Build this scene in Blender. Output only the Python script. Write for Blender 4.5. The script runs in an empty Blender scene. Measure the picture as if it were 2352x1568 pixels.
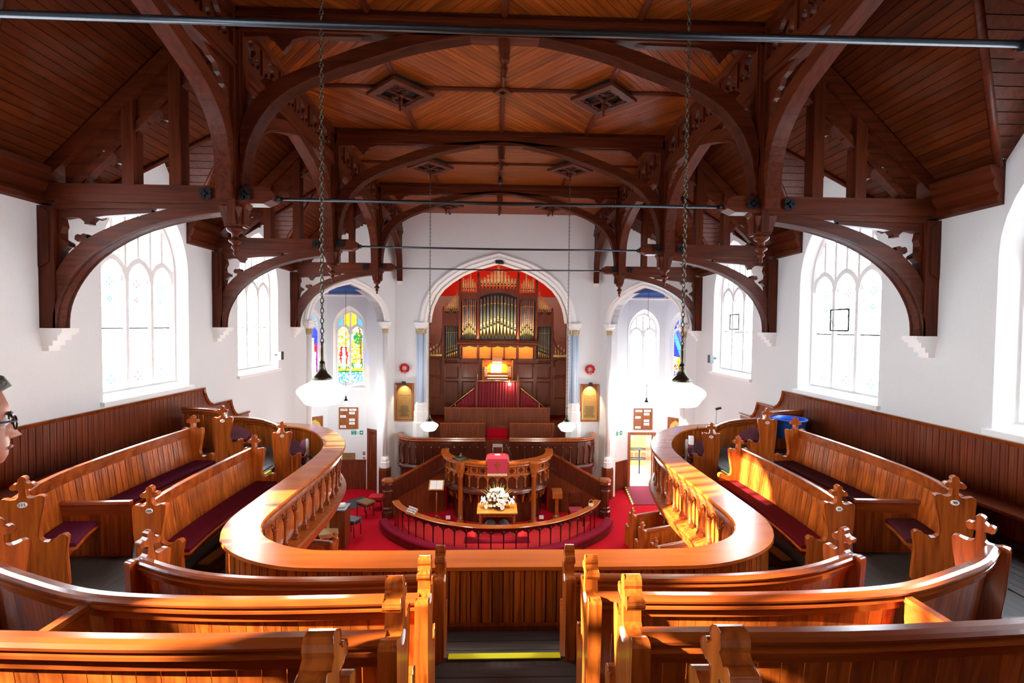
import bpy, math, random
from mathutils import Vector, Matrix
from mathutils.geometry import tessellate_polygon
random.seed(7)
sc = bpy.context.scene
COL = sc.collection
PI = math.pi
ZC = 6.25            # eye height above the ground floor; all h values below are relative to the eye
G = -6.25            # ground floor
# ------------------------------------------------------------------ camera
cd = bpy.data.cameras.new('camera'); cam = bpy.data.objects.new('camera', cd); COL.objects.link(cam)
cd.sensor_width = 36.0; cd.lens = 1114.0 / 2352 * 36; cd.clip_start = 0.05; cd.clip_end = 200
yaw, pit, rol = 0.0333, -0.0311, 0.0097
fwd = Vector((math.sin(yaw) * math.cos(pit), math.cos(yaw) * math.cos(pit), math.sin(pit)))
rgt = Vector((math.cos(yaw), -math.sin(yaw), 0)); upv = rgt.cross(fwd)
r2 = rgt * math.cos(rol) + upv * math.sin(rol); u2 = upv * math.cos(rol) - rgt * math.sin(rol)
M = Matrix((r2, u2, -fwd)).transposed().to_4x4(); M.translation = Vector((-0.083, 0, ZC))
cam.matrix_world = M
sc.camera = cam
# ------------------------------------------------------------------ light
w = bpy.data.worlds.new('world'); sc.world = w; w.use_nodes = True
bg = w.node_tree.nodes['Background']; bg.inputs[0].default_value = (0.80, 0.915, 1.0, 1); bg.inputs[1].default_value = 14.0
sd = bpy.data.lights.new('sun', 'SUN'); sun = bpy.data.objects.new('sun', sd); COL.objects.link(sun)
sd.energy = 50.0; sd.angle = 0.012; sd.color = (1.0, 0.9, 0.72)
SUN = Vector((1.0, 0.235, -0.39)).normalized()
sun.rotation_euler = SUN.to_track_quat('-Z', 'Y').to_euler(); sun.location = (-20, -20, 20)
sc.view_settings.view_transform = 'Standard'; sc.view_settings.look = 'None'
sc.view_settings.exposure = 0.5; sc.view_settings.gamma = 1.0; sc.view_settings.use_curve_mapping = False
cy = sc.cycles
cy.max_bounces = 7; cy.diffuse_bounces = 5; cy.glossy_bounces = 3; cy.transmission_bounces = 3; cy.transparent_max_bounces = 8
cy.sample_clamp_indirect = 8.0; cy.caustics_reflective = False; cy.caustics_refractive = False
cy.use_denoising = True
# ------------------------------------------------------------------ materials
def new_mat(name):
    m = bpy.data.materials.new(name); m.use_nodes = True
    return m, m.node_tree.nodes, m.node_tree.links, m.node_tree.nodes['Principled BSDF']
def plain(name, col, rough=0.5, metal=0.0, coat=0.0, bump=0.0, bscale=60.0, var=0.0, emit=None, spec=0.5):
    m, n, l, b = new_mat(name)
    b.inputs['Base Color'].default_value = (*col, 1); b.inputs['Roughness'].default_value = rough
    b.inputs['Metallic'].default_value = metal; b.inputs['Coat Weight'].default_value = coat
    b.inputs['Coat Roughness'].default_value = 0.12; b.inputs['Specular IOR Level'].default_value = spec
    if bump or var:
        tc = n.new('ShaderNodeTexCoord'); nz = n.new('ShaderNodeTexNoise'); nz.inputs['Scale'].default_value = bscale
        nz.inputs['Detail'].default_value = 4; l.new(tc.outputs['Object'], nz.inputs['Vector'])
        if bump:
            bp = n.new('ShaderNodeBump'); bp.inputs['Strength'].default_value = bump; bp.inputs['Distance'].default_value = 0.01
            l.new(nz.outputs['Fac'], bp.inputs['Height']); l.new(bp.outputs['Normal'], b.inputs['Normal'])
        if var:
            cr = n.new('ShaderNodeValToRGB')
            cr.color_ramp.elements[0].position = 0.3; cr.color_ramp.elements[1].position = 0.7
            cr.color_ramp.elements[0].color = (*[c * (1 - var) for c in col], 1)
            cr.color_ramp.elements[1].color = (*[min(1, c * (1 + var)) for c in col], 1)
            l.new(nz.outputs['Fac'], cr.inputs['Fac']); l.new(cr.outputs['Color'], b.inputs['Base Color'])
    if emit:
        b.inputs['Emission Color'].default_value = (*emit[0], 1); b.inputs['Emission Strength'].default_value = emit[1]
    return m
def wood(name, base, dark, axis='z', rough=0.3, coat=0.35, var=0.3, k=1.0, bump=0.06, spec=0.4):
    """varnished timber: stretched grain along one axis, tone varying from piece to piece"""
    m, n, l, b = new_mat(name)
    tc = n.new('ShaderNodeTexCoord'); mp = n.new('ShaderNodeMapping')
    hi, lo = 26.0 * k, 1.6 * k
    mp.inputs['Scale'].default_value = (lo if axis == 'x' else hi, lo if axis == 'y' else hi, lo if axis == 'z' else hi)
    l.new(tc.outputs['Object'], mp.inputs['Vector'])
    oi = n.new('ShaderNodeObjectInfo'); ad = n.new('ShaderNodeVectorMath'); ad.operation = 'ADD'
    sm = n.new('ShaderNodeVectorMath'); sm.operation = 'SCALE'; sm.inputs['Scale'].default_value = 40
    cb = n.new('ShaderNodeCombineXYZ')
    for i in range(3): l.new(oi.outputs['Random'], cb.inputs[i])
    l.new(cb.outputs[0], sm.inputs[0]); l.new(mp.outputs[0], ad.inputs[0]); l.new(sm.outputs[0], ad.inputs[1])
    nz = n.new('ShaderNodeTexNoise'); nz.inputs['Scale'].default_value = 1.0; nz.inputs['Detail'].default_value = 5; nz.inputs['Distortion'].default_value = 0.8
    l.new(ad.outputs[0], nz.inputs['Vector'])
    cr = n.new('ShaderNodeValToRGB'); cr.color_ramp.elements[0].position = 0.32; cr.color_ramp.elements[1].position = 0.62
    cr.color_ramp.elements[0].color = (*dark, 1); cr.color_ramp.elements[1].color = (*base, 1)
    l.new(nz.outputs['Fac'], cr.inputs['Fac'])
    mr = n.new('ShaderNodeMapRange'); mr.inputs['To Min'].default_value = 1 - var; mr.inputs['To Max'].default_value = 1 + var * 0.6
    l.new(oi.outputs['Random'], mr.inputs['Value'])
    hs = n.new('ShaderNodeHueSaturation'); l.new(mr.outputs[0], hs.inputs['Value']); l.new(cr.outputs['Color'], hs.inputs['Color'])
    l.new(hs.outputs[0], b.inputs['Base Color'])
    b.inputs['Roughness'].default_value = rough; b.inputs['Coat Weight'].default_value = coat; b.inputs['Coat Roughness'].default_value = 0.15; b.inputs['Specular IOR Level'].default_value = spec
    bp = n.new('ShaderNodeBump'); bp.inputs['Strength'].default_value = bump; bp.inputs['Distance'].default_value = 0.004
    l.new(nz.outputs['Fac'], bp.inputs['Height']); l.new(bp.outputs['Normal'], b.inputs['Normal'])
    return m
def glass(name, col):
    m, n, l, b = new_mat(name); n.remove(b)
    t = n.new('ShaderNodeBsdfTransparent'); t.inputs[0].default_value = (*col, 1)
    g = n.new('ShaderNodeBsdfGlossy'); g.inputs['Roughness'].default_value = 0.1; g.inputs[0].default_value = (1, 1, 1, 1)
    mx = n.new('ShaderNodeMixShader'); mx.inputs[0].default_value = 0.04
    l.new(t.outputs[0], mx.inputs[1]); l.new(g.outputs[0], mx.inputs[2]); l.new(mx.outputs[0], n['Material Output'].inputs[0])
    return m
PB = ((0.48, 0.105, 0.012), (0.22, 0.036, 0.004))        # pew pine
M_pewz = wood('pew_pine_upright', *PB, axis='z'); M_pewx = wood('pew_pine_across', *PB, axis='x'); M_pewy = wood('pew_pine_along', *PB, axis='y')
M_rail = wood('pew_rail', (0.34, 0.068, 0.010), (0.18, 0.030, 0.005), axis='x', rough=0.2, coat=0.7, k=0.25, var=0.1)
M_book = wood('book_rest', (0.58, 0.135, 0.012), (0.42, 0.08, 0.008), axis='x', rough=0.22, coat=0.5, k=0.2, var=0.1)
M_wain = wood('wainscot', (0.20, 0.036, 0.007), (0.11, 0.018, 0.004), axis='z', rough=0.42, coat=0.1, var=0.15)
TB = ((0.098, 0.017, 0.005), (0.046, 0.008, 0.0025))
M_trussx = wood('truss_across', *TB, axis='x', rough=0.42, coat=0.0, spec=0.14, var=0.1, k=0.6)
M_trussy = wood('truss_along', *TB, axis='y', rough=0.42, coat=0.0, spec=0.14, var=0.1, k=0.6)
M_trussz = wood('truss_upright', *TB, axis='z', rough=0.42, coat=0.0, spec=0.14, var=0.1, k=0.6)
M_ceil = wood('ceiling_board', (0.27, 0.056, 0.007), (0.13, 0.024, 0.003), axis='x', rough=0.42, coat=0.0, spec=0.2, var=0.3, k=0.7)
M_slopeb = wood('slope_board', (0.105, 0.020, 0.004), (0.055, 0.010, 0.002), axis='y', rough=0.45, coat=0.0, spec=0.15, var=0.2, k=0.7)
M_organ = wood('organ_case', (0.20, 0.038, 0.007), (0.10, 0.018, 0.004), axis='z', rough=0.38, coat=0.12, var=0.1)
M_pulp = wood('pulpit_oak', (0.40, 0.095, 0.014), (0.24, 0.048, 0.008), axis='z', rough=0.25, coat=0.5, var=0.1)
M_pulpd = wood('pulpit_dark', (0.10, 0.018, 0.006), (0.05, 0.010, 0.004), axis='z', rough=0.25, coat=0.5, var=0.1)
M_table = wood('table_oak', (0.62, 0.26, 0.055), (0.45, 0.16, 0.03), axis='x', rough=0.25, coat=0.4, var=0.05)
M_floor = wood('floor_plank', (0.075, 0.06, 0.055), (0.04, 0.032, 0.03), axis='y', rough=0.5, coat=0.0, var=0.25)
M_back = plain('dark_backing', (0.015, 0.008, 0.005), 0.8)
M_wall = plain('plaster', (0.78, 0.79, 0.79), 0.75, bump=0.15, bscale=35, var=0.015)
M_stone = plain('painted_stone', (0.93, 0.92, 0.90), 0.6, bump=0.1, bscale=50)
M_cream = plain('chamber_plaster', (0.90, 0.84, 0.74), 0.75)
M_blue = plain('blue_ceiling', (0.05, 0.12, 0.36), 0.7)
M_bshaft = plain('pale_blue_shaft', (0.60, 0.74, 0.90), 0.4)
M_redceil = plain('red_chamber_ceiling', (0.85, 0.035, 0.012), 0.7)
M_carpet = plain('red_carpet', (0.55, 0.005, 0.018), 0.95, spec=0.1, bump=0.2, bscale=200, var=0.12)
M_kneel = plain('kneeler_velvet', (0.24, 0.008, 0.03), 0.9, spec=.1)
M_cushion = plain('crimson_cushion', (0.10, 0.005, 0.015), 0.9, spec=.1, bump=0.1, bscale=120)
M_curtain = plain('velvet', (0.22, 0.004, 0.012), 0.8)
M_velvet = plain('burgundy_velvet', (0.30, 0.01, 0.035), 0.8)
M_gold = plain('gilt', (0.85, 0.55, 0.16), 0.3, metal=1.0)
M_brass = plain('brass', (0.80, 0.58, 0.20), 0.25, metal=1.0)
M_pipe = plain('pipe_metal', (0.85, 0.62, 0.26), 0.5, metal=0.0, var=0.1, bscale=6)
M_pipeg = plain('pipe_olive', (0.20, 0.22, 0.11), 0.4, metal=0.3)
M_piper = plain('pipe_rose', (0.50, 0.25, 0.14), 0.4, metal=0.3)
M_pipel = plain('pipe_grey', (0.25, 0.24, 0.24), 0.4, metal=0.3)
M_iron = plain('iron', (0.035, 0.035, 0.04), 0.35, metal=0.8)
M_bronze = plain('bronze', (0.10, 0.09, 0.055), 0.3, metal=0.9)
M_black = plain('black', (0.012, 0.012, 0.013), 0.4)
M_white = plain('white_paint', (0.9, 0.9, 0.9), 0.4)
M_paper = plain('paper', (0.92, 0.92, 0.9), 0.6)
M_opal = plain('opal_glass', (0.95, 0.93, 0.88), 0.15, coat=0.5, emit=((1.0, 0.97, 0.9), 0.9))
M_green = plain('sign_green', (0.0, 0.30, 0.22), 0.4)
M_yellow = plain('yellow_edge', (0.85, 0.85, 0.02), 0.6)
M_bluep = plain('blue_plastic', (0.02, 0.13, 0.62), 0.35)
M_clear = glass('clear_glass', (0.96, 0.98, 1.0))
GL = {k: glass('glass_' + k, v) for k, v in dict(blue=(0.004, 0.006, 0.07), sky=(0.012, 0.05, 0.085), red=(0.07, 0.003, 0.005), yellow=(0.10, 0.055, 0.004),
      green=(0.004, 0.035, 0.007), white=(0.16, 0.17, 0.17), brown=(0.03, 0.016, 0.006), teal=(0.002, 0.012, 0.01), pink=(0.10, 0.055, 0.045)).items()}
GHD = {k: glass('head_glass_' + k, v) for k, v in dict(blue=(0.06, 0.08, 0.27), sky=(0.11, 0.22, 0.3), yellow=(0.32, 0.24, 0.07), pink=(.35, .12, .2), aqua=(.12, .33, .4)).items()}
M_skin = plain('skin', (0.40, 0.14, 0.085), 0.5); M_hair = plain('hair', (0.035, 0.028, 0.024), 0.6, bump=0.6, bscale=90)
M_shirt = plain('dark_jumper', (0.03, 0.035, 0.05), 0.8)
# ------------------------------------------------------------------ helpers
class MB:
    def __init__(s): s.v = []; s.f = []; s.s = []; s.m = []; s.cm = 0
    def face(s, idx, smooth=False): s.f.append(tuple(idx)); s.s.append(smooth); s.m.append(s.cm)
    def box(s, x0, y0, z0, x1, y1, z1):
        return s.hexa([(x0, y0, z0), (x1, y0, z0), (x1, y1, z0), (x0, y1, z0), (x0, y0, z1), (x1, y0, z1), (x1, y1, z1), (x0, y1, z1)])
    def hexa(s, p):
        b = len(s.v); s.v += [tuple(q) for q in p]
        for f in ((3, 2, 1, 0), (4, 5, 6, 7), (0, 1, 5, 4), (1, 2, 6, 5), (2, 3, 7, 6), (3, 0, 4, 7)): s.face([b + i for i in f])
        return s
    def rbox(s, cx, cy, z0, z1, lx, ly, rz):
        c, t = math.cos(rz), math.sin(rz)
        q = [(cx + a * lx / 2 * c - e * ly / 2 * t, cy + a * lx / 2 * t + e * ly / 2 * c) for a, e in ((-1, -1), (1, -1), (1, 1), (-1, 1))]
        return s.hexa([(*p, z0) for p in q] + [(*p, z1) for p in q])
    def prism(s, poly, fn, d0, d1, holes=()):
        loops = [list(poly)] + [list(h) for h in holes]
        tris = tessellate_polygon([[Vector((*p[:2], 0)) for p in L] for L in loops])
        flat = [p for L in loops for p in L]; b = len(s.v); n = len(flat)
        s.v += [tuple(fn(p[0], p[1], d0)) for p in flat]; s.v += [tuple(fn(p[0], p[1], d1)) for p in flat]
        for t in tris:
            s.face([b + i for i in t]); s.face([b + n + i for i in reversed(t)])
        o = 0
        for L in loops:
            k = len(L)
            for i in range(k):
                j = (i + 1) % k; s.face([b + o + i, b + o + j, b + n + o + j, b + n + o + i])
            o += k
        return s
    def sweep(s, path, prof, fn=None, closed=False, smooth=False, caps=True):
        """profile [(n, w)] carried along a 2-D path; n = to the left of travel, w = third axis"""
        fn = fn or (lambda a, b_, c: (a, b_, c)); n = len(path); b = len(s.v); k = len(prof)
        for i in range(n):
            p = path[i]; a = path[i - 1] if (i or closed) else None; c = path[(i + 1) % n] if (i < n - 1 or closed) else None
            ds = []
            if a is not None: ds.append(((p[0] - a[0]), (p[1] - a[1])))
            if c is not None: ds.append(((c[0] - p[0]), (c[1] - p[1])))
            ns = []
            for d in ds:
                L = math.hypot(*d) or 1; ns.append((-d[1] / L, d[0] / L))
            nx = sum(q[0] for q in ns); ny = sum(q[1] for q in ns); L = math.hypot(nx, ny) or 1; nx /= L; ny /= L
            cs = max(0.35, nx * ns[0][0] + ny * ns[0][1])
            for (o, wz) in prof: s.v.append(tuple(fn(p[0] + nx * o / cs, p[1] + ny * o / cs, wz)))
        for i in range(n if closed else n - 1):
            j = (i + 1) % n
            for q in range(k):
                r = (q + 1) % k; s.face([b + i * k + q, b + j * k + q, b + j * k + r, b + i * k + r], smooth)
        if not closed and caps:
            s.face([b + q for q in range(k)]); s.face([b + (n - 1) * k + q for q in reversed(range(k))])
        return s
    def tube(s, pts, r, seg=8, closed=False):
        b = len(s.v); n = len(pts); pts = [Vector(p) for p in pts]
        for i, p in enumerate(pts):
            a = pts[i - 1] if (i or closed) else p; c = pts[(i + 1) % n] if (i < n - 1 or closed) else p
            d = (c - a).normalized(); u = d.cross(Vector((0, 0, 1)))
            if u.length < 1e-3: u = d.cross(Vector((0, 1, 0)))
            u.normalize(); v = d.cross(u); rr = r[i] if isinstance(r, (list, tuple)) else r
            for q in range(seg):
                t = 2 * PI * q / seg; s.v.append(tuple(p + u * rr * math.cos(t) + v * rr * math.sin(t)))
        for i in range(n if closed else n - 1):
            j = (i + 1) % n
            for q in range(seg):
                r_ = (q + 1) % seg; s.face([b + i * seg + q, b + i * seg + r_, b + j * seg + r_, b + j * seg + q], True)
        if not closed:
            s.face([b + q for q in reversed(range(seg))]); s.face([b + (n - 1) * seg + q for q in range(seg)])
        return s
    def lathe(s, prof, c=(0, 0, 0), seg=12, smooth=True, rot=0.0, axis='z', sx=1.0, sy=1.0):
        b = len(s.v); k = len(prof)
        for (r, z) in prof:
            for q in range(seg):
                t = rot + 2 * PI * q / seg; a, e = r * math.cos(t) * sx, r * math.sin(t) * sy
                s.v.append({'z': (c[0] + a, c[1] + e, c[2] + z), 'y': (c[0] + a, c[1] + z, c[2] + e), 'x': (c[0] + z, c[1] + a, c[2] + e)}[axis])
        for i in range(k - 1):
            for q in range(seg):
                r_ = (q + 1) % seg; s.face([b + i * seg + q, b + i * seg + r_, b + (i + 1) * seg + r_, b + (i + 1) * seg + q], smooth)
        s.face([b + q for q in reversed(range(seg))]); s.face([b + (k - 1) * seg + q for q in range(seg)])
        return s
    def ball(s, c, r, seg=10, rings=6, sx=1, sy=1, sz=1):
        return s.lathe([(max(1e-4, r * math.sin(PI * i / rings)), -r * sz * math.cos(PI * i / rings)) for i in range(rings + 1)], c, seg, sx=sx, sy=sy)
    def mesh(s, name, mats, off=(0, 0, 0)):
        me = bpy.data.meshes.new(name)
        me.from_pydata([(x - off[0], y - off[1], z - off[2]) for x, y, z in s.v], [], s.f)
        for m in (mats if isinstance(mats, (list, tuple)) else [mats]): me.materials.append(m)
        me.polygons.foreach_set('use_smooth', s.s)
        if any(s.m): me.polygons.foreach_set('material_index', s.m)
        me.update(); return me
WL = {}
def obj(name, data, parent=None, loc=(0, 0, 0), rz=0.0):
    o = bpy.data.objects.new(name, data); COL.objects.link(o); o.location = loc; o.rotation_euler = (0, 0, rz)
    if parent is not None: o.parent = parent
    return o
def tag(o, label=None, cat=None, group=None, kind=None):
    for k, v in (('label', label), ('category', cat), ('group', group), ('kind', kind)):
        if v: o[k] = v
    return o
def thing(name, label, cat, loc=(0, 0, 0), group=None, rz=0.0):
    """loc in (x, y, h)"""
    o = obj(name, None, None, (loc[0], loc[1], loc[2] + ZC), rz); o.empty_display_size = 0.2
    WL[o.name] = loc; return tag(o, label, cat, group)
def root_loc(p):
    while p.parent is not None: p = p.parent
    return WL.get(p.name, (0, 0, -ZC))
def part(name, mb, mat, parent, label=None, kind=None, local=False):
    """a part whose mesh is given in (x, y, h) of the building, or in the thing's own frame with local=True"""
    me = mb.mesh(name, mat, (0, 0, 0) if local else root_loc(parent))
    return tag(obj(name, me, parent), label, kind=kind)
def solo(name, mb, mat, label, cat, group=None, loc=None):
    if loc is None:
        xs = [v[0] for v in mb.v]; ys = [v[1] for v in mb.v]; zs = [v[2] for v in mb.v]
        loc = ((min(xs) + max(xs)) / 2, (min(ys) + max(ys)) / 2, min(zs))
    o = obj(name, mb.mesh(name, mat, loc), None, (loc[0], loc[1], loc[2] + ZC)); WL[o.name] = loc
    return tag(o, label, cat, group)
def struct(name, mb, mat, parent=None, kind='structure'):
    if parent is not None: return part(name, mb, mat, parent)
    o = obj(name, mb.mesh(name, mat, (0, 0, -ZC))); WL[o.name] = (0, 0, -ZC); o['kind'] = kind; return o
def inst(name, me, parent, x, y, h, rz=0.0, sc_=None):
    """shared mesh placed in building coordinates under a root"""
    r = root_loc(parent); o = obj(name, me, parent, (x - r[0], y - r[1], h - r[2]), rz)
    if sc_: o.scale = sc_
    return o
def dup(root, loc, label=None, rz=None, group=None, sx=1):
    def cp(o, par):
        c = o.copy(); COL.objects.link(c); c.parent = par
        for ch in o.children: cp(ch, c)
        return c
    r = cp(root, None); r.location = (loc[0], loc[1], loc[2] + ZC); WL[r.name] = loc
    if rz is not None: r.rotation_euler = (0, 0, rz)
    if sx != 1: r.scale = (sx, 1, 1)
    if label: r['label'] = label
    if group: r['group'] = group
    return r
def smooth_path(pts, step=0.1):
    out = []; n = len(pts)
    for i in range(n - 1):
        p0 = pts[max(0, i - 1)]; p1 = pts[i]; p2 = pts[i + 1]; p3 = pts[min(n - 1, i + 2)]
        k = max(2, int(math.dist(p1, p2) / 0.05))
        d1 = math.dist(p0, p1) ** .5 or 1; d2 = math.dist(p1, p2) ** .5; d3 = math.dist(p2, p3) ** .5 or 1
        for j in range(k):
            t = j / k; r = []
            for a in range(len(p1)):
                m1 = (p2[a] - p1[a]) + d2 * ((p1[a] - p0[a]) / d1 - (p2[a] - p0[a]) / (d1 + d2)) if p0 != p1 else (p2[a] - p1[a])
                m2 = (p2[a] - p1[a]) + d2 * ((p3[a] - p2[a]) / d3 - (p3[a] - p1[a]) / (d2 + d3)) if p3 != p2 else (p2[a] - p1[a])
                r.append((2 * t**3 - 3 * t**2 + 1) * p1[a] + (t**3 - 2 * t**2 + t) * m1 + (-2 * t**3 + 3 * t**2) * p2[a] + (t**3 - t**2) * m2)
            out.append(tuple(r))
    out.append(tuple(pts[-1])); return resample(out, step)
def resample(pts, step):
    L = [0.0]
    for a, b in zip(pts, pts[1:]): L.append(L[-1] + math.dist(a, b))
    n = max(1, round(L[-1] / step)); out = []; j = 0
    for i in range(n + 1):
        t = L[-1] * i / n
        while j < len(L) - 2 and L[j + 1] < t: j += 1
        f = (t - L[j]) / ((L[j + 1] - L[j]) or 1); out.append(tuple(a + (b - a) * f for a, b in zip(pts[j], pts[j + 1])))
    return out
def offset(path, d):
    out = []; n = len(path)
    for i, p in enumerate(path):
        a = path[max(0, i - 1)]; c = path[min(n - 1, i + 1)]; dx, dy = c[0] - a[0], c[1] - a[1]; L = math.hypot(dx, dy)
        out.append((p[0] - dy / L * d, p[1] + dx / L * d))
    return out
def parch(a, b, n=8):
    """two-centred pointed arch, half width a, rise b: from (a,0) over (0,b) to (-a,0)"""
    r = (a * a + b * b) / (2 * a); cx = a - r; t1 = math.atan2(b, -cx)
    R = [(cx + r * math.cos(t1 * i / n), r * math.sin(t1 * i / n)) for i in range(n + 1)]
    return R + [(-x, y) for x, y in reversed(R[:-1])]
def tudor(a, b):
    R = [(1, 0), (.985, .12), (.955, .26), (.888, .43), (.80, .56), (.68, .675), (.523, .79), (.36, .875), (.18, .94), (0, 1)]
    R = [(x * a, y * b) for x, y in R]; return R + [(-x, y) for x, y in reversed(R[:-1])]
def text(name, body, size, loc, rot, mat, parent, ext=0.001, align='CENTER', label=None):
    cu = bpy.data.curves.new(name, 'FONT'); cu.body = body; cu.size = size; cu.extrude = ext; cu.align_x = align; cu.align_y = 'CENTER'
    cu.resolution_u = 2
    tmp = bpy.data.objects.new('tmp', cu); me = bpy.data.meshes.new_from_object(tmp); bpy.data.objects.remove(tmp); bpy.data.curves.remove(cu)
    me.name = name; me.materials.clear(); me.materials.append(mat); r = root_loc(parent); o = obj(name, me, parent, [loc[i] - r[i] for i in range(3)])
    o.rotation_euler = rot; return tag(o, label)
SIDE = {-1: 'left', 1: 'right'}
Y0, SP = 6.6, 3.84
TY = [Y0 - SP, Y0, Y0 + SP, Y0 + 2 * SP]             # roof trusses
BAYS = [Y0 - 2.5 * SP, Y0 - 1.5 * SP, Y0 - SP / 2, Y0 + SP / 2, Y0 + 1.5 * SP]
ENDY = 17.9; YB = -5.0
# ================================================================== STRUCTURE
wcount = [0]
def window(fn, a, sill, spr, rise, lights, panef=None, plainw=False, ai=None, orn=None):
    """stone window: splayed reveal, sill, mullions, tracery and one pane per light; fn(u, v, w): w runs outwards"""
    wcount[0] += 1
    ai = ai or a - 0.16; ri = rise - 0.2; si = sill + 0.12
    out = [(-a, sill), (a, sill)] + [(x, y + spr) for x, y in parch(a, rise)]
    inn = [(-ai, si), (ai, si)] + [(x, y + spr) for x, y in parch(ai, ri)]
    mb = MB(); n = len(out)
    for i in range(n):
        mb.v += [fn(*out[i], 0.0), fn(*inn[i], 0.2), fn(*inn[i], 0.32)]
    for i in range(n):
        j = (i + 1) % n
        mb.face([3 * i, 3 * j, 3 * j + 1, 3 * i + 1]); mb.face([3 * i + 1, 3 * j + 1, 3 * j + 2, 3 * i + 2])
    root = struct('window_%d' % wcount[0], mb, M_stone)
    sl = MB().prism([(-a - .06, sill - .07), (a + .06, sill - .07), (a + .06, sill), (-a - .06, sill)], fn, -0.07, 0.02)
    part('window_sill', sl, M_stone, root)
    fr = MB().sweep(inn, [(0, .16), (.05, .2), (.05, .28), (0, .3)], fn, closed=True)
    part('frame', fr, M_stone, root)
    if plainw:
        part('pane', MB().prism(inn, fn, .24, .25), M_clear, root); return root
    def top(u):
        r = (ai * ai + ri * ri) / (2 * ai); return spr + math.sqrt(max(0, r * r - (abs(u) + r - ai) ** 2))
    lw = 2 * ai / lights; hs = spr - 0.22; hr = lw * 0.62
    for k in range(1, lights):
        u = -ai + lw * k; m = MB().prism([(u - .035, si), (u + .035, si), (u + .035, hs + .02), (u - .035, hs + .02)], fn, .17, .29)
        part('mullion', m, M_stone, root)
    tr = MB()
    for k in range(lights):
        c = -ai + lw * (k + .5)
        ar = [(c + x, y + hs) for x, y in parch(lw / 2, hr, 5)]
        q_ = .004 * (k % 2); tr.sweep(ar, [(-.045, .18 - q_), (.045, .18 - q_), (.045, .28 + q_), (-.045, .28 + q_)], fn)
        tr.sweep([(c, hs + hr - .02), (c, top(c))], [(-.028, .19), (.028, .19), (.028, .28), (-.028, .28)], fn)
    for k in range(1, lights):
        u = -ai + lw * k; tr.prism([(u - .1, hs - .02), (u + .1, hs - .02), (u + .07, hs + hr * .42), (u, hs + hr * .62), (u - .07, hs + hr * .42)], fn, .2, .28)
        tr.sweep([(u, hs), (u, top(u))], [(-.028, .19), (.028, .19), (.028, .28), (-.028, .28)], fn)
    part('tracery', tr, M_stone, root)
    def head(u):
        k = min(lights - 1, max(0, int((u + ai) / lw))); c = -ai + lw * (k + .5); r = (lw * lw / 4 + hr * hr) / lw
        return hs + math.sqrt(max(0, r * r - (abs(u - c) + r - lw / 2) ** 2))
    for k in range(lights):
        c = -ai + lw * (k + .5); ar = [(c + x, y + hs) for x, y in parch(lw / 2, hr, 5)]
        poly = [(c - lw / 2, si), (c + lw / 2, si)] + ar
        if panef: mosaic(fn, c, lw, si, hs, hr, k, panef, root)
        else:
            part('pane', MB().prism(poly, fn, .24, .25), M_clear, root)
            ld = MB(); e = .045; q = lw / 2 - .035 - e
            ld.sweep([(c - q, si + .05), (c + q, si + .05), (c + q, hs), (c, hs + hr * .6), (c - q, hs)], [(-.003, .232), (.003, .232), (.003, .238), (-.003, .238)], fn, closed=True)
            for j in range(1, 9):
                v = si + (hs - si) * j / 9
                t = .011 if j == 5 else .0022
                ld.prism([(c - lw / 2 + .03, v - t), (c + lw / 2 - .03, v - t), (c + lw / 2 - .03, v + t), (c - lw / 2 + .03, v + t)], fn, .225, .238)
            part('leading', ld, M_iron, root)
            og = MB()
            for (v, sz) in ((si + .16, .07), (hs - .05, .06), (hs - .32, .035)):
                for dx, dv in ((0, sz), (sz, 0), (-sz, 0), (0, -sz * .7)):
                    og.prism([(c + dx * .9 - .014, v + dv), (c + dx * .9, v + dv - .028), (c + dx * .9 + .014, v + dv), (c + dx * .9, v + dv + .028)], fn, .228, .234)
            part('ornament', og, GHD['pink'] if k == 1 else GHD['aqua'], root)
        for hfi in (0, 1):
            ua = c - lw / 2 + hfi * lw / 2; ub = ua + lw / 2
            bot = [(ua + (ub - ua) * i / 5, head(min(ub - 1e-4, ua + 1e-4 + (ub - ua) * i / 5))) for i in range(6)]
            tp = [(ua + (ub - ua) * i / 5, top(ua + (ub - ua) * i / 5)) for i in range(6)]
            if max(t[1] - b_[1] for t, b_ in zip(tp, bot)) < .06: continue
            tp = [(t[0], max(t[1], b_[1] + .002)) for t, b_ in zip(tp, bot)]
            part('pane', MB().prism(bot + tp[::-1], fn, .24, .25), panef('head', k * 2 + hfi, 0, 0) if panef else M_clear, root)
    return root
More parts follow.
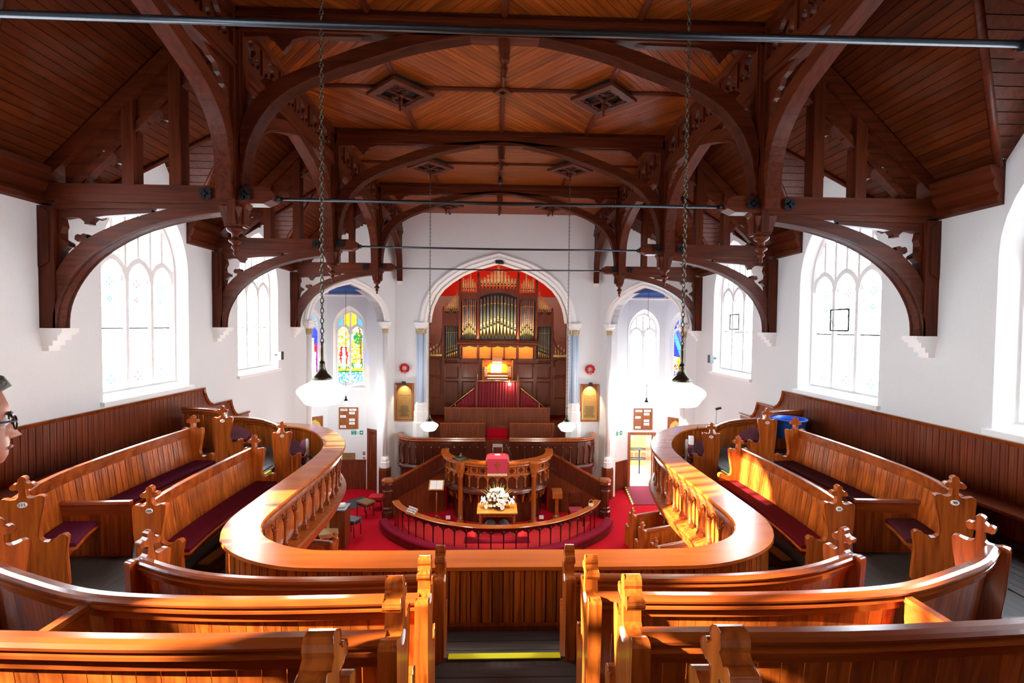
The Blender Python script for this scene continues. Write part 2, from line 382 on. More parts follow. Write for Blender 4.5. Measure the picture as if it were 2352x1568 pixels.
def mosaic(fn, c, lw, si, hs, hr, k, pf, root):
    """one stained-glass light: a pane of small leaded pieces"""
    nx, H = 15, hs + hr - si; ny = int(H / (lw / nx) * .8); mb = MB(); mats = list(GL.values()); names = list(GL)
    ar = parch(lw / 2, hr, 8)
    def wid(v):
        if v <= hs: return lw / 2
        best = 0
        r = (lw * lw / 4 + hr * hr) / lw; return max(0.0, lw / 2 - r + math.sqrt(max(0, r * r - (v - hs) ** 2)))
    jr = random.Random(k + 11); grid = []
    for j in range(ny + 1):
        v = si + H * j / ny; row = []
        for i in range(nx + 1):
            a = -1 + 2 * i / nx; inn = 0 < i < nx and 0 < j < ny
            vv = v + (jr.uniform(-.36, .36) * H / ny if inn else 0); a += jr.uniform(-.7, .7) / nx if inn else 0
            row.append(len(mb.v)); mb.v.append(fn(c + a * wid(vv), vv, .245))
        grid.append(row)
    for j in range(ny):
        for i in range(nx):
            mb.cm = names.index(pf(k, jr.random(), (i + .5) / nx, (j + .5) / ny)); mb.face([grid[j][i], grid[j][i + 1], grid[j + 1][i + 1], grid[j + 1][i]])
    p = part('pane', mb, mats, root)
    ld = MB()
    for v in (.2, .42, .62, .8):
        v = si + H * v; ld.prism([(c - lw / 2, v - .006), (c + lw / 2, v - .006), (c + lw / 2, v + .006), (c - lw / 2, v + .006)], fn, .232, .24)
    part('leading', ld, M_iron, root)
# ---- side walls with gabled window bays
GH, GR = 1.05, 3.4
EAVE = 1.95; SL = 1.02; XT = 3.88
for s in (-1, 1):
    fn = lambda u, v, w_, s=s: (s * (6 + w_), u, v)
    outer = [(YB, G), (14.5, G), (14.5, EAVE)]
    for yc in reversed(BAYS): outer += [(yc + GH, EAVE), (yc, GR), (yc - GH, EAVE)]
    outer += [(YB, EAVE)]
    wins = BAYS[1:] if s == 1 else BAYS
    hol = [[(yc - 1.03, -1.2), (yc + 1.03, -1.2)] + [(yc + x, y + .92) for x, y in parch(1.03, 1.35)] for yc in wins]
    wl = struct('wall_' + SIDE[s], MB().prism(outer, fn, 0, .3, hol), M_wall)
    for yc in wins:
        r = window(lambda u, v, w_, s=s, yc=yc: (s * (6 + w_), yc + u, v), 1.03, -1.2, .92, 1.35, 3)
        if s == 1 and yc > 8:
            fr = MB()
            for (a, b_) in (((0, 0), (0, .38)), ((0, .38), (.46, .38)), ((.46, .38), (.46, 0)), ((.46, 0), (0, 0))):
                P = [(6.18 - .0 - .28 * (q[1] / .38) * .0 - .1, yc - .23 + q[0], -.02 + q[1]) for q in (a, b_)]
                fr.tube(P, .016, 4)
            fr.tube([(6.2, yc - .23, 0), (5.98, yc - .23, .36)], .006, 4); fr.tube([(6.2, yc + .23, 0), (5.98, yc + .23, .36)], .006, 4)
            part('opening_casement', fr, M_iron, r)
# ---- rear wall (behind the viewer) with its three windows
struct('wall_back', MB().prism([(-6, G), (6, G), (6, EAVE), (XT, 4.12), (-XT, 4.12), (-6, EAVE)], lambda u, v, w_: (u, YB - w_, v), 0, .3), M_wall)
# ---- canted walls with the alcove arches
CL = math.hypot(2.22, 3.4)
CF = {s: (lambda u, v, w_, s=s: (s * (6 - 2.22 * u / CL + 3.4 / CL * w_), 14.5 + 3.4 * u / CL + 2.22 / CL * w_, v)) for s in (-1, 1)}
ARP = [(-.24, 0), (-.24, -.05), (-.19, -.085), (-.14, -.05), (-.11, -.05), (-.08, -.075), (-.04, -.04), (0, -.02), (0, .36), (-.05, .36)]
n_tr = [0]
def arch_trim(fn, pts, prof, mat=None):
    n_tr[0] += 1
    return struct('trim_%d' % n_tr[0], MB().sweep(pts, prof, fn), mat or M_stone)
for s in (-1, 1):
    cu, a, spr, ri = 2.02, 1.5, .12, 1.22
    ar = [(cu + x, y + spr) for x, y in tudor(a, ri)]
    poly = [(0, G), (cu - a, G)] + ar[::-1] + [(cu + a, G), (CL, G), (CL, 4.12), (0, 2.0)]
    struct('wall_canted_' + SIDE[s], MB().prism(poly, CF[s], 0, .35), M_wall)
    arch_trim(CF[s], ar, ARP)
    # alcove
    P = [(3.95, 17.75), (4.98, 18.5), (6.44, 18.5), (7.72, 17.22), (7.72, 15.2), (6.15, 14.55)]
    al = []
    def frame(p, q, s=s):
        L = math.dist(p, q); d = ((q[0] - p[0]) / L, (q[1] - p[1]) / L); nn = (-d[1], d[0])
        return L, (lambda u, v, w_: (s * (p[0] + d[0] * u + nn[0] * w_), p[1] + d[1] * u + nn[1] * w_, v))
    for i in range(5):
        L, f = frame(P[i], P[i + 1]); al.append((L, f)); hol = []; poly = [(0, G), (L, G), (L, 1.22), (0, 1.22)]
        if i in (1, 2):
            c = .64 if i == 1 else .76; hol = [[(c - .6, -2.36), (c + .6, -2.36)] + [(c + x, y - .12) for x, y in parch(.6, .84)]]
        if i == 0 and s == -1: poly = [(0, G), (.22, G), (.22, -4.0), (1.1, -4.0), (1.1, G), (L, G), (L, 1.22), (0, 1.22)]
        if i == 1 and s == 1: poly = [(0, G), (.17, G), (.17, -4.15), (1.08, -4.15), (1.08, G), (L, G), (L, 1.22), (0, 1.22)]
        struct('wall_alcove_%s' % SIDE[s], MB().prism(poly, f, 0, .2, hol), M_wall)
        if i in (1, 2):
            def pf(k, hd, x, y, s=s, i=i):
                if s == -1 and i == 1:
                    if k != 'head': k, x = 1 - k, 1 - x
                    if k == 'head': return GHD['yellow'] if hd in (1, 2) else GHD['sky']
                    if y < .2: return 'sky' if hd < .5 else 'white' if hd < .95 else 'blue'
                    if x < .08 or x > .92: return 'sky'
                    if y < .26: return 'yellow' if y > .22 else 'green'
                    if k == 0:
                        if y < .6 and abs(x - .5) < .1 + (.6 - y) * .25: return 'white' if hd < .85 else 'sky'
                        if (x - .5) ** 2 / .01 + (y - .635) ** 2 / .0012 < 1: return 'pink'
                        if .3 < y < .62 and abs(x - .5) < .34 - abs(y - .48): return 'red'
                        if y < .3: return 'green' if hd < .6 else 'yellow'
                        return 'yellow' if hd < .55 else 'white'
                    if y < .36 and ((x - .5) ** 2 / .09 + (y - .31) ** 2 / .0016 < 1 or (y < .29 and int(x * 15) % 4 == 1)): return 'white'
                    if y < .36: return 'yellow' if y < .28 else 'green'
                    if abs(x - .78 + (y - .4) * .2) < .06: return 'brown'
                    if (x - .55) ** 2 / .12 + (y - .78) ** 2 / .011 < 1 and hd < .8: return 'green'
                    return ('yellow' if hd < .8 else 'white') if y < .72 else ('white' if hd < .7 else 'yellow')
                if s == -1:
                    if k == 'head': return GHD['blue'] if hd % 2 else GHD['sky']
                    if k == 0:
                        if .18 < x < .82 and y < .55: return 'white'
                        if .15 < x < .85 and y < .68: return 'red' if abs(x - .5) > .14 else 'white'
                        if abs(x - .5) < .16 and y < .78: return 'pink'
                        return 'blue'
                    return 'blue' if y > .75 else ('brown' if y > .15 else 'teal')
                if i == 2:
                    if k == 'head': return GHD['sky'] if hd % 3 == 1 else GHD['blue']
                    d = abs(y - (.95 - x * .6))
                    if k == 0:
                        if y > .5: return 'sky' if d < .1 else 'blue'
                        if y > .38: return 'yellow' if x > .3 else 'white'
                        if y > .26: return ('white', 'yellow', 'red')[int(hd * 3)]
                        return ('blue', 'red', 'sky', 'white')[int(hd * 4)]
                    return ('red', 'blue', 'yellow')[int(hd * 3)]
                return 'white'
            plainp = (s == 1 and i == 1)
            window(lambda u, v, w_, f=f, c=c: f(u + c, v, w_ * .8), .6, -2.36, -.12, .84, 2, None if plainp else pf, ai=.52)
    # blue pyramid ceiling with white ribs
    mb = MB(); P2 = P + [(5.0, 16.2)]; b = 0
    mb.v = [(s * x, y, 1.18) for x, y in P2] + [(s * 5.75, 16.7, 2.35)]
    for i in range(len(P2)): mb.face([i, (i + 1) % len(P2), len(P2)])
    cl = struct('ceiling_alcove_%s' % SIDE[s], mb, M_blue)
    for x, y in P2[:6]:
        part('rib', MB().tube([(s * x, y, 1.16), (s * 5.75, 16.7, 2.33)], .05, 4), M_white, cl)
    for i in range(1, 4):
        L, f = al[i]; arch_trim(f, [(0, 1.12), (L, 1.12)], [(-.05, .01), (-.05, -.04), (0, -.07), (.05, -.02), (.05, .01)])
        part_w = MB()
        k = int(L / .11)
        for j in range(k):
            if s == 1 and i == 1 and .1 < (j + .5) * L / k < 1.16: continue
            part_w.prism([(j * L / k + .004, G), ((j + 1) * L / k - .004, G), ((j + 1) * L / k - .004, -5.17), (j * L / k + .004, -5.17)], f, -.02, 0)
        rt = struct('wainscot_alcove', part_w, M_wain)
        if s == 1 and i == 1: part('cap', MB().prism([(0, -5.17), (.1, -5.17), (.1, -5.12), (0, -5.12)], f, -.04, 0), M_wain, rt); continue
        part('cap', MB().prism([(0, -5.17), (L, -5.17), (L, -5.12), (0, -5.12)], f, -.04, 0), M_wain, rt)
    if s == 1:
        part_w = MB()
        L, f = al[0]
        for j in range(12): part_w.prism([(j * L / 12 + .004, G), ((j + 1) * L / 12 - .004, G), ((j + 1) * L / 12 - .004, -5.17), (j * L / 12 + .004, -5.17)], f, -.02, 0)
        rt = struct('wainscot_alcove', part_w, M_wain)
        part('cap', MB().prism([(0, -5.17), (L, -5.17), (L, -5.12), (0, -5.12)], f, -.04, 0), M_wain, rt)
    if s == -1: ALC_L = al
    else: ALC_R = al
# ---- east wall with the organ arch
AR = [(x, y + .12) for x, y in tudor(2.6, 2.29)]
fE = lambda u, v, w_: (u, ENDY + w_, v)
poly = [(-3.78, G), (-2.6, G)] + AR[::-1] + [(2.6, G), (3.78, G), (3.78, 4.12), (-3.78, 4.12)]
struct('wall_front', MB().prism(poly, fE, 0, .4), M_wall)
arch_trim(fE, AR, [(-.3, 0), (-.3, -.06), (-.24, -.1), (-.18, -.06), (-.14, -.06), (-.1, -.1), (-.05, -.05), (0, -.02), (0, .4), (-.1, .4)])
arch_trim(fE, [(x * 1.0, y) for x, y in [(p[0] * .955, (p[1] - .12) * .95 + .12) for p in AR]], [(-.13, .1), (-.06, .03), (-.02, .08), (0, .16), (-.02, .4), (-.13, .4)])
# organ chamber
for s in (-1, 1):
    struct('wall_chamber_' + SIDE[s], MB().prism([(ENDY + .4, G), (21.6, G), (21.6, 1.3), (ENDY + .4, 1.3)], lambda u, v, w_, s=s: (s * (3.0 + w_), u, v), 0, .2), M_cream)
    arch_trim(lambda u, v, w_, s=s: (s * (3.0 + w_), u, v), [(ENDY + .4, 1.2), (21.6, 1.2)], [(-.08, .01), (-.08, -.03), (0, -.05), (.08, -.12), (.1, -.12), (.1, .01)], M_cream)
struct('wall_chamber_back', MB().box(-3.2, 21.6, G, 3.2, 21.8, 3.4), M_cream)
mb = MB(); vp = [(x, y + 1.3) for x, y in tudor(3.0, 1.75)]
for x, y in vp: mb.v += [(x, ENDY + .38, y), (x, 21.7, y)]
for i in range(len(vp) - 1): mb.face([2 * i, 2 * i + 1, 2 * i + 3, 2 * i + 2], True)
b = len(mb.v); mb.v += [(-3.0, 21.35, 1.3), (3.0, 21.35, 1.3), (2.7, 21.3, 3.0), (-2.7, 21.3, 3.0)]; mb.face([b, b + 1, b + 2, b + 3])
struct('ceiling_chamber', mb, M_redceil)
# narrow lancet on the chamber's side wall
lw_ = MB().prism([(19.9, -1.1), (20.35, -1.1)] + [(20.125 + x, y + .45) for x, y in parch(.225, .35)], lambda u, v, w_: (-(3.0 + w_), u, v), -.02, .0)
r = struct('window_20', lw_, plain('lancet_lit', (.75, .78, .6), .5))
part('frame', MB().sweep([(19.9, -1.1), (20.35, -1.1)] + [(20.125 + x, y + .45) for x, y in parch(.225, .35)], [(-.03, -.05), (.03, -.05), (.03, .0), (-.03, .0)], lambda u, v, w_: (-(3.0 + w_), u, v), closed=True), M_cream, r)
# ---- ground floor
fl = struct('floor', MB().box(-9, YB, G - .1, 9, 23, G), M_carpet)
# ---- flat ceiling in bays, slopes and window gables
def clip(poly, a, b, c):
    """keep a*x+b*y<=c"""
    out = []
    for i in range(len(poly)):
        p, q = poly[i - 1], poly[i]; dp = a * p[0] + b * p[1] - c; dq = a * q[0] + b * q[1] - c
        if (dp < 0) != (dq < 0):
            t = dp / (dp - dq); out.append((p[0] + (q[0] - p[0]) * t, p[1] + (q[1] - p[1]) * t))
        if dq <= 0: out.append(q)
    return out
CH = 4.10
edges = [(YB, TY[0] - SP), (TY[0] - SP, TY[0])] + [(TY[i], TY[i + 1]) for i in range(3)] + [(TY[3], ENDY)]
fS = {s: (lambda t, y, w_, s=s: (s * (6 - t * .7001 + w_ * .714), y, EAVE + t * .714 + w_ * .7001)) for s in (-1, 1)}
for bi, (ya, yb) in enumerate(edges):
    back = MB().box(-XT, ya, CH + .02, XT, yb, CH + .06)
    near = bi in (2, 3)
    cb = struct('ceiling', back, M_back)
    ym = (ya + yb) / 2 if bi < 5 else ya + SP / 2
    joined = MB()
    for ix in range(4):
        x0 = -3.6 + 1.8 * ix; x1 = x0 + 1.8
        for (p0, p1) in ((ya, ym), (ym, yb)):
            if p1 - p0 < .1: continue
            xc = x0 if ix in (0, 2) else x1; xo = x1 if ix in (0, 2) else x0
            ye = p0 if p1 == ym else p1
            ang = math.atan2(ye - ym, xo - xc); c_, s_ = math.cos(ang), math.sin(ang)
            rect = [(x0 + .02, p0 + .02), (x1 - .02, p0 + .02), (x1 - .02, p1 - .02), (x0 + .02, p1 - .02)]
            mx_, my_ = (x0 + x1) / 2, (p0 + p1) / 2
            for k in range(-15, 15):
                w0, w1 = k * .1 + .003, k * .1 + .097
                pl = clip(rect, -s_, c_, w1 - s_ * mx_ + c_ * my_); pl = clip(pl, s_, -c_, -w0 + s_ * mx_ - c_ * my_) if len(pl) > 2 else []
                if len(pl) < 3: continue
                gx = sum(p[0] for p in pl) / len(pl); gy = sum(p[1] for p in pl) / len(pl)
                if near:
                    lp = [((x - gx) * c_ + (y - gy) * s_, -(x - gx) * s_ + (y - gy) * c_) for x, y in pl]
                    m_ = MB().prism(lp, lambda u, v, w_: (u, v, w_), 0, .014).mesh('board', M_ceil)
                    inst('board', m_, cb, gx, gy, CH, ang)
                else: joined.prism(pl, lambda u, v, w_: (u, v, w_), CH, CH + .014)
    if not near: part('boards', joined, M_ceil, cb)['kind'] = 'stuff'
    for x in (-1.8, 0, 1.8):
        part('rib', MB().sweep([(x, ya), (x, yb)], [(-.045, CH + .01), (-.045, CH - .02), (-.02, CH - .05), (.02, CH - .05), (.045, CH - .02), (.045, CH + .01)]), M_trussy, cb)
    if ym < yb: part('rib', MB().sweep([(-3.6, ym), (3.6, ym)], [(-.045, CH + .01), (-.045, CH - .02), (-.02, CH - .05), (.02, CH - .05), (.045, CH - .02), (.045, CH + .01)]), M_trussx, cb)
    for s in (-1, 1): part('edge_board', MB().hexa([(s * 3.6, ya, CH), (s * 3.97, ya, CH), (s * 3.97, yb, CH), (s * 3.6, yb, CH), (s * 3.6, ya, CH + .05), (s * 3.8, ya, CH + .09), (s * 3.8, yb, CH + .09), (s * 3.6, yb, CH + .05)]), M_trussy, cb)
    # slopes
    for s in (-1, 1):
        has = bi < 5; yc = ym
        T = (6 - XT) / .7001; TV = (GR - EAVE) / .714
        yend = yb if bi < 5 else None
        notch = lambda t: max(0, GH * (1 - t / TV)) if has else 0
        bk = MB()
        if has:
            for pl in ([(0, ya), (0, yc - GH), (TV, yc), (T, yc), (T, ya)], [(0, yb), (0, yc + GH), (TV, yc), (T, yc), (T, yb)]): bk.prism(pl, fS[s], .03, .06)
            for q in (-1, 1): bk.hexa([(s * 6.05, yc + q * GH, EAVE + .03), (s * 4.56, yc, GR + .05), (s * 6.05, yc, GR + .05), (s * 6.05, yc, GR + .06), (s * 6.05, yc + q * GH, EAVE + .06), (s * 4.56, yc, GR + .09), (s * 6.05, yc, GR + .09), (s * 6.05, yc, GR + .1)])
        else: bk.prism([(0, ya), (0, ya + .3), (T, yb), (T, ya)], fS[s], .03, .06)
        cs = struct('ceiling_slope', bk, M_back)
        nb = 27; jn = MB()
        for k in range(nb):
            t0, t1 = T * k / nb + .004, T * (k + 1) / nb - .004
            rows = []
            if has:
                if notch(t0) > 0: rows = [[(t0, ya + .01), (t0, yc - notch(t0)), (t1, yc - notch(t1)), (t1, ya + .01)], [(t0, yc + notch(t0)), (t0, yb - .01), (t1, yb - .01), (t1, yc + notch(t1))]]
                else: rows = [[(t0, ya + .01), (t0, yb - .01), (t1, yb - .01), (t1, ya + .01)]]
            else:
                ex = lambda t: ya + (yb - ya) * min(1, t / T + .06)
                rows = [[(t0, ya + .01), (t0, ex(t0)), (t1, ex(t1)), (t1, ya + .01)]]
            for r_ in rows:
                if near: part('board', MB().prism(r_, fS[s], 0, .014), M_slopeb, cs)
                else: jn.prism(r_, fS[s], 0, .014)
        if has:
            nd = 14
            for k in range(nd):
                h0 = EAVE + (GR - EAVE) * k / nd + .004; h1 = EAVE + (GR - EAVE) * (k + 1) / nd - .004
                g = lambda h: GH * (GR - h) / (GR - EAVE); xv = lambda h: 6 - (h - EAVE) / SL
                for q in (-1, 1):
                    P8 = [(s * 6.0, yc + q * g(h0), h0), (s * xv(h0), yc + q * g(h0), h0), (s * xv(h1), yc + q * g(h1), h1), (s * 6.0, yc + q * g(h1), h1)]
                    P8 = P8 + [(x, y + q * .012, z + .01) for x, y, z in P8]
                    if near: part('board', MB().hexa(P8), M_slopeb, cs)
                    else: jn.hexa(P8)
            for q in (-1, 1):
                part('valley_rib', MB().tube([(s * 5.98, yc + q * GH, EAVE - .01), (s * 4.56, yc, GR - .02)], .042, 6), M_trussy, cs)
            part('ridge_rib', MB().tube([(s * 5.98, yc, GR - .03), (s * 4.56, yc, GR - .03)], .035, 6), M_trussx, cs)
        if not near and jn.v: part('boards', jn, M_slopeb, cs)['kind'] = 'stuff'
        # moulded eaves beside each truss
        CP = [(0, 1.52), (-.06, 1.54), (-.09, 1.6), (-.07, 1.66), (-.12, 1.7), (-.15, 1.78), (-.13, 1.84), (-.18, 1.9), (-.2, 1.99), (0, 2.02)]
        if has:
            for (e0, e1) in ((ya, yc - GH + .06), (yc + GH - .06, yb)):
                n_tr[0] += 1; struct('trim_%d' % n_tr[0], MB().sweep([(e0, 0), (e1, 0)], CP, lambda u, v, w_, s=s: (s * (6 + v), u, w_)), M_trussy)# ================================================================== ROOF TRUSSES
def arc_band(mb, inner, outer, fn, d0, d1):
    return mb.prism(list(inner) + list(outer)[::-1], fn, d0, d1)
PEND = [(.0, 0), (.022, .015), (.028, .04), (.016, .06), (.024, .08), (.045, .1), (.048, .125), (.03, .14), (.045, .165), (.075, .18), (.08, .205), (.05, .225), (.04, .25), (.045, .29), (.08, .31), (.1, .33), (.105, .36), (.085, .375), (.095, .4), (.115, .43)]
def trefoil(cx, y0, yl, w_, r):
    """opening with two shoulder lobes and a round head"""
    pts = [(cx - w_, y0), (cx - w_, yl - .06)]
    for (ox, oy, a0, a1, rr, n) in ((-w_ * .62, 0, 230, 60, w_ * .42, 6), (0, r * 1.05, 225, -45, r, 10), (w_ * .62, 0, 120, -50, w_ * .42, 6)):
        for i in range(n + 1):
            t = math.radians(a0 + (a1 - a0) * i / n); pts.append((cx + ox + rr * math.cos(t), yl + oy + rr * math.sin(t)))
    pts += [(cx + w_, yl - .06), (cx + w_, y0)]
    return pts
INTR = [(5.80, -.08), (5.79, .1), (5.745, .28), (5.65, .48), (5.51, .68), (5.33, .86), (5.10, 1.02), (4.84, 1.16), (4.55, 1.27), (4.22, 1.36), (3.9, 1.42), (3.66, 1.45)]
EXTR = [(5.93, .3), (5.86, .5), (5.80, .64), (5.69, .82), (5.54, .98), (5.36, 1.11), (5.15, 1.22), (4.9, 1.33), (4.62, 1.42), (4.3, 1.5), (3.95, 1.55), (3.66, 1.57)]
CARI = [(3.40, 1.70), (3.39, 1.98), (3.33, 2.32), (3.2, 2.62), (2.98, 2.9), (2.68, 3.11), (2.3, 3.28), (1.8, 3.46), (1.25, 3.64), (.7, 3.76), (.3, 3.82), (0, 3.84)]
CARO = [(3.46, 2.3), (3.44, 2.5), (3.35, 2.78), (3.18, 3.0), (2.95, 3.18), (2.7, 3.3), (2.3, 3.47), (1.8, 3.66), (1.3, 3.8), (1.15, 3.82), (.3, 3.9), (0, 3.9)]
INTR, EXTR, CARI = [smooth_path(p, .1) for p in (INTR, EXTR, CARI)]
def truss(y, label):
    t = thing('hammerbeam_truss', label, 'roof truss', (0, y, 0), 'hammerbeam roof trusses')
    f0 = lambda s: (lambda u, v, w_: (s * u, y + w_, v))
    for s in (-1, 1):
        f = f0(s)
        wp = MB().prism([(6.0, -.08), (5.80, -.08), (5.80, 1.5), (6.0, 1.5)], f, -.11, .11); wp.prism([(5.98, .7), (5.86, .78), (5.86, 1.42), (5.98, 1.5)], f, -.125, .125)
        part('wall_post', wp, M_trussz, t)
        hb = MB().prism([(6.0, 1.57), (3.14, 1.57), (3.03, 1.62), (3.0, 1.68), (3.03, 1.74), (3.12, 1.79), (6.0, 1.79)], f, -.11, .11)
        hb.prism([(5.8, 1.47), (3.45, 1.5), (3.38, 1.53), (3.36, 1.57), (5.8, 1.57)], f, -.085, .085)
        hb.prism([(5.55, 1.555), (3.5, 1.555), (3.5, 1.585), (5.55, 1.585)], f, -.125, .125)
        part('hammer_beam', hb, M_trussx, t)
        br = arc_band(MB(), INTR, EXTR, f, -.09, .09)
        br.sweep([(x, v) for x, v in INTR], [(-.035, -.11), (.0, -.11), (.0, -.05), (-.02, 0), (.0, .05), (.0, .11), (-.035, .11)], f)
        part('arched_brace', br, M_trussx, t)
        sp = MB()   # carved cusps in the spandrel
        sp.prism([(5.80, 1.38), (5.75, 1.34), (5.73, 1.25), (5.77, 1.16), (5.76, 1.09), (5.69, 1.05), (5.66, 1.03), (5.66, .99), (5.7, .98), (5.75, .93), (5.78, .8), (5.80, .6)], f, -.05, .05)
        sp.prism([(5.80, 1.47), (5.80, 1.36), (5.72, 1.35), (5.62, 1.37), (5.52, 1.36), (5.46, 1.31), (5.46, 1.28), (5.39, 1.28), (5.39, 1.31), (5.33, 1.37), (5.2, 1.39), (4.6, 1.44), (4.6, 1.48)], f, -.05, .05)
        sp.prism([(5.5, .99), (5.53, 1.03), (5.50, 1.06), (5.55, 1.05), (5.59, 1.08), (5.58, 1.13), (5.55, 1.15), (5.52, 1.13), (5.48, 1.16), (5.43, 1.14), (5.44, 1.1), (5.40, 1.08), (5.34, 1.1)], f, -.05, .05)
        part('spandrel_tracery', sp, M_trussx, t)
        hp = MB()
        hp.sweep([(0, 0)] and [(s * 3.535, y - .14), (s * 3.535, y + .14)], [(-.05, 1.3), (.05, 1.3), (.05, 4.08), (-.05, 4.08)])
        hp.box(s * 3.535 - .13, y - .07, 1.3, s * 3.535 + .13, y + .07, 4.08); hp.box(s * 3.535 - .1, y - .1, 1.28, s * 3.535 + .1, y + .1, 4.08)
        part('hammer_post', hp, M_trussz, t)
        pd = MB().lathe(PEND, (s * 3.555, y, .9), 12)
        pd.hexa([(s * 3.555 + a * .09, y + b_ * .09, 1.28) for a, b_ in ((-1, -1), (1, -1), (1, 1), (-1, 1))] + [(s * 3.555 + a * .14, y + b_ * .14, 1.52) for a, b_ in ((-1, -1), (1, -1), (1, 1), (-1, 1))])
        part('pendant', pd, M_trussz, t)
        rf = MB().prism([(6.0, 1.93), (6.0, 1.79), (5.93, 1.79), (3.66, 4.0), (3.66, 4.06), (3.85, 4.08)], f, -.11, .11)
        rf.prism([(5.62, 1.79), (5.5, 1.79), (3.66, 3.6), (3.66, 3.72)], f, -.06, .06)
        part('rafter', rf, M_trussx, t)
        for xc, ht in ((4.87, 2.95), (4.27, 3.5)):
            part('upright', MB().prism([(xc - .075, 1.79), (xc + .075, 1.79), (xc + .075, ht), (xc - .075, ht)], f, -.09, .09), M_trussz, t)
        tp = MB(); rh = lambda x: 1.79 + (5.93 - x) * .975
        tp.prism([(5.7, 1.79), (5.44, 1.79)] + trefoil(5.17, 1.8, 1.98, .24, .13)[1:-1][::-1] + [(4.9, 1.9), (4.9, rh(4.9)), (5.7, rh(5.7))], f, -.035, .035)
        part('trefoil_panel', tp, M_trussx, t)
        tp = MB().prism([(4.8, 2.3)] + trefoil(4.565, 2.3, 2.56, .22, .12)[1:-1][::-1] + [(4.33, 2.4), (4.33, rh(4.33)), (4.8, rh(4.8))], f, -.035, .035)
        part('trefoil_panel', tp, M_trussx, t)
        tp = MB().prism([(4.2, 3.1), (4.12, 3.14), (4.02, 3.2), (3.98, 3.3), (3.92, 3.22), (3.8, 3.3), (3.66, 3.3), (3.66, rh(3.66)), (4.2, rh(4.2))], f, -.035, .035)
        part('trefoil_panel', tp, M_trussx, t)
        ab = arc_band(MB(), CARI, CARO, f, -.1, .1)
        ab.sweep(CARI, [(-.03, -.11), (.0, -.11), (.0, .11), (-.03, .11)], f)
        part('collar_brace', ab, M_trussx, t)
        cu_ = MB()
        cu_.prism([(3.45, 3.82), (3.45, 3.74), (3.1, 3.76), (3.02, 3.72), (2.99, 3.66), (2.95, 3.63), (2.9, 3.56), (2.85, 3.63), (2.81, 3.66), (2.78, 3.72), (2.6, 3.77), (1.9, 3.78), (1.6, 3.82)], f, -.04, .04)
        cu_.prism([(3.42, 3.72), (3.45, 2.4), (3.38, 2.9), (3.34, 3.02), (3.38, 3.1), (3.4, 3.3)], f, -.04, .04)
        cu_.prism([(3.12, 3.0), (3.14, 3.12), (3.2, 3.18), (3.12, 3.22), (3.05, 3.2), (2.98, 3.12), (2.9, 3.13)], f, -.04, .04)
        part('spandrel_tracery', cu_, M_trussx, t)
        for xr in (3.86, 3.36):
            ro = MB()
            for a in range(4):
                q = a * PI / 2 + PI / 4; ro.lathe([(.045, -.02), (.045, .0), (.02, .012)], (s * xr + .045 * math.cos(q), y - .125, 1.68 + .045 * math.sin(q)), 8, axis='y')
            ro.lathe([(.02, -.04), (.02, 0)], (s * xr, y - .125, 1.68), 6, axis='y')
            part('iron_rosette', ro, M_iron, t)
    part('collar_beam', MB().box(-3.5, y - .1, 3.8, 3.5, y + .1, 4.09).box(-3.5, y - .13, 3.97, 3.5, y + .13, 4.02), M_trussx, t)
    kp = MB().lathe([(.0, 0), (.03, .02), (.035, .05), (.02, .08), (.04, .11), (.05, .16), (.03, .2), (.06, .24), (.075, .3), (.06, .33), (.075, .36), (.085, .5), (.085, .6)], (0, y, 3.28), 12)
    part('centre_pendant', kp, M_trussz, t)
    rr = .021
    part('tie_rod', MB().tube([(-3.03, y, 1.66), (0, y, 1.645), (3.03, y, 1.66)], rr, 8).tube([(-3.06, y, 1.66), (-2.95, y, 1.66)], .04, 8).tube([(3.06, y, 1.66), (2.95, y, 1.66)], .04, 8), M_iron, t)
    return t
TLAB = ['dark roof truss nearest the viewer, mostly its iron rod showing across the top', 'dark hammerbeam truss with the widest visible arch, second iron rod below it',
        'dark hammerbeam truss second in line toward the organ, with iron tie rod', 'farthest full hammerbeam truss, just before the organ wall']
for y, lb in zip(TY, TLAB): truss(y, lb)
for s in (-1, 1):      # corbels under the wall posts
    for i, y in enumerate(TY[1:]):
        nm = ('nearest', 'middle', 'farthest')[i]
        cb = MB()
        for k, (d, h0, h1) in enumerate(((.30, -.08, -.14), (.27, -.14, -.17), (.22, -.17, -.24), (.15, -.24, -.31), (.09, -.31, -.38))):
            cb.box(s * 6, y - .13 + .012 * k, h1, s * (6 - d), y + .13 - .012 * k, h0)
        solo('corbel', cb, M_stone, 'stepped white corbel under the %s truss post on the %s side wall' % (nm, SIDE[s]), 'corbel', 'stepped corbels')
    # half bracket against the organ wall
    y = ENDY; b = MB(); ff = lambda u, v, w_, s=s: (s * 3.6 + w_, y - u, v)
    b.prism([(0, 1.72), (.14, 1.72), (.16, 2.0), (.22, 2.5), (.36, 2.95), (.6, 3.35), (.95, 3.7), (1.3, 3.9), (1.3, 4.0), (0, 4.0)], ff, -.07, .07, [[(.06, 2.4), (.14, 2.75), (.3, 3.1), (.55, 3.45), (.8, 3.7), (.06, 3.8)]])
    solo('wall_bracket', b, M_trussz, 'slim dark curved timber bracket high on the organ wall, %s of the arch' % SIDE[s], 'bracket', 'brackets on organ wall')
    cb = MB()
    for k, (d, h0, h1) in enumerate(((.2, 1.72, 1.62), (.16, 1.62, 1.57), (.1, 1.57, 1.5))): cb.box(s * 3.6 - .1 + .01 * k, y, h1, s * 3.6 + .1 - .01 * k, y - d, h0)
    solo('corbel', cb, M_stone, 'small white corbel under the timber bracket on the organ wall, %s side' % SIDE[s], 'corbel', 'stepped corbels')
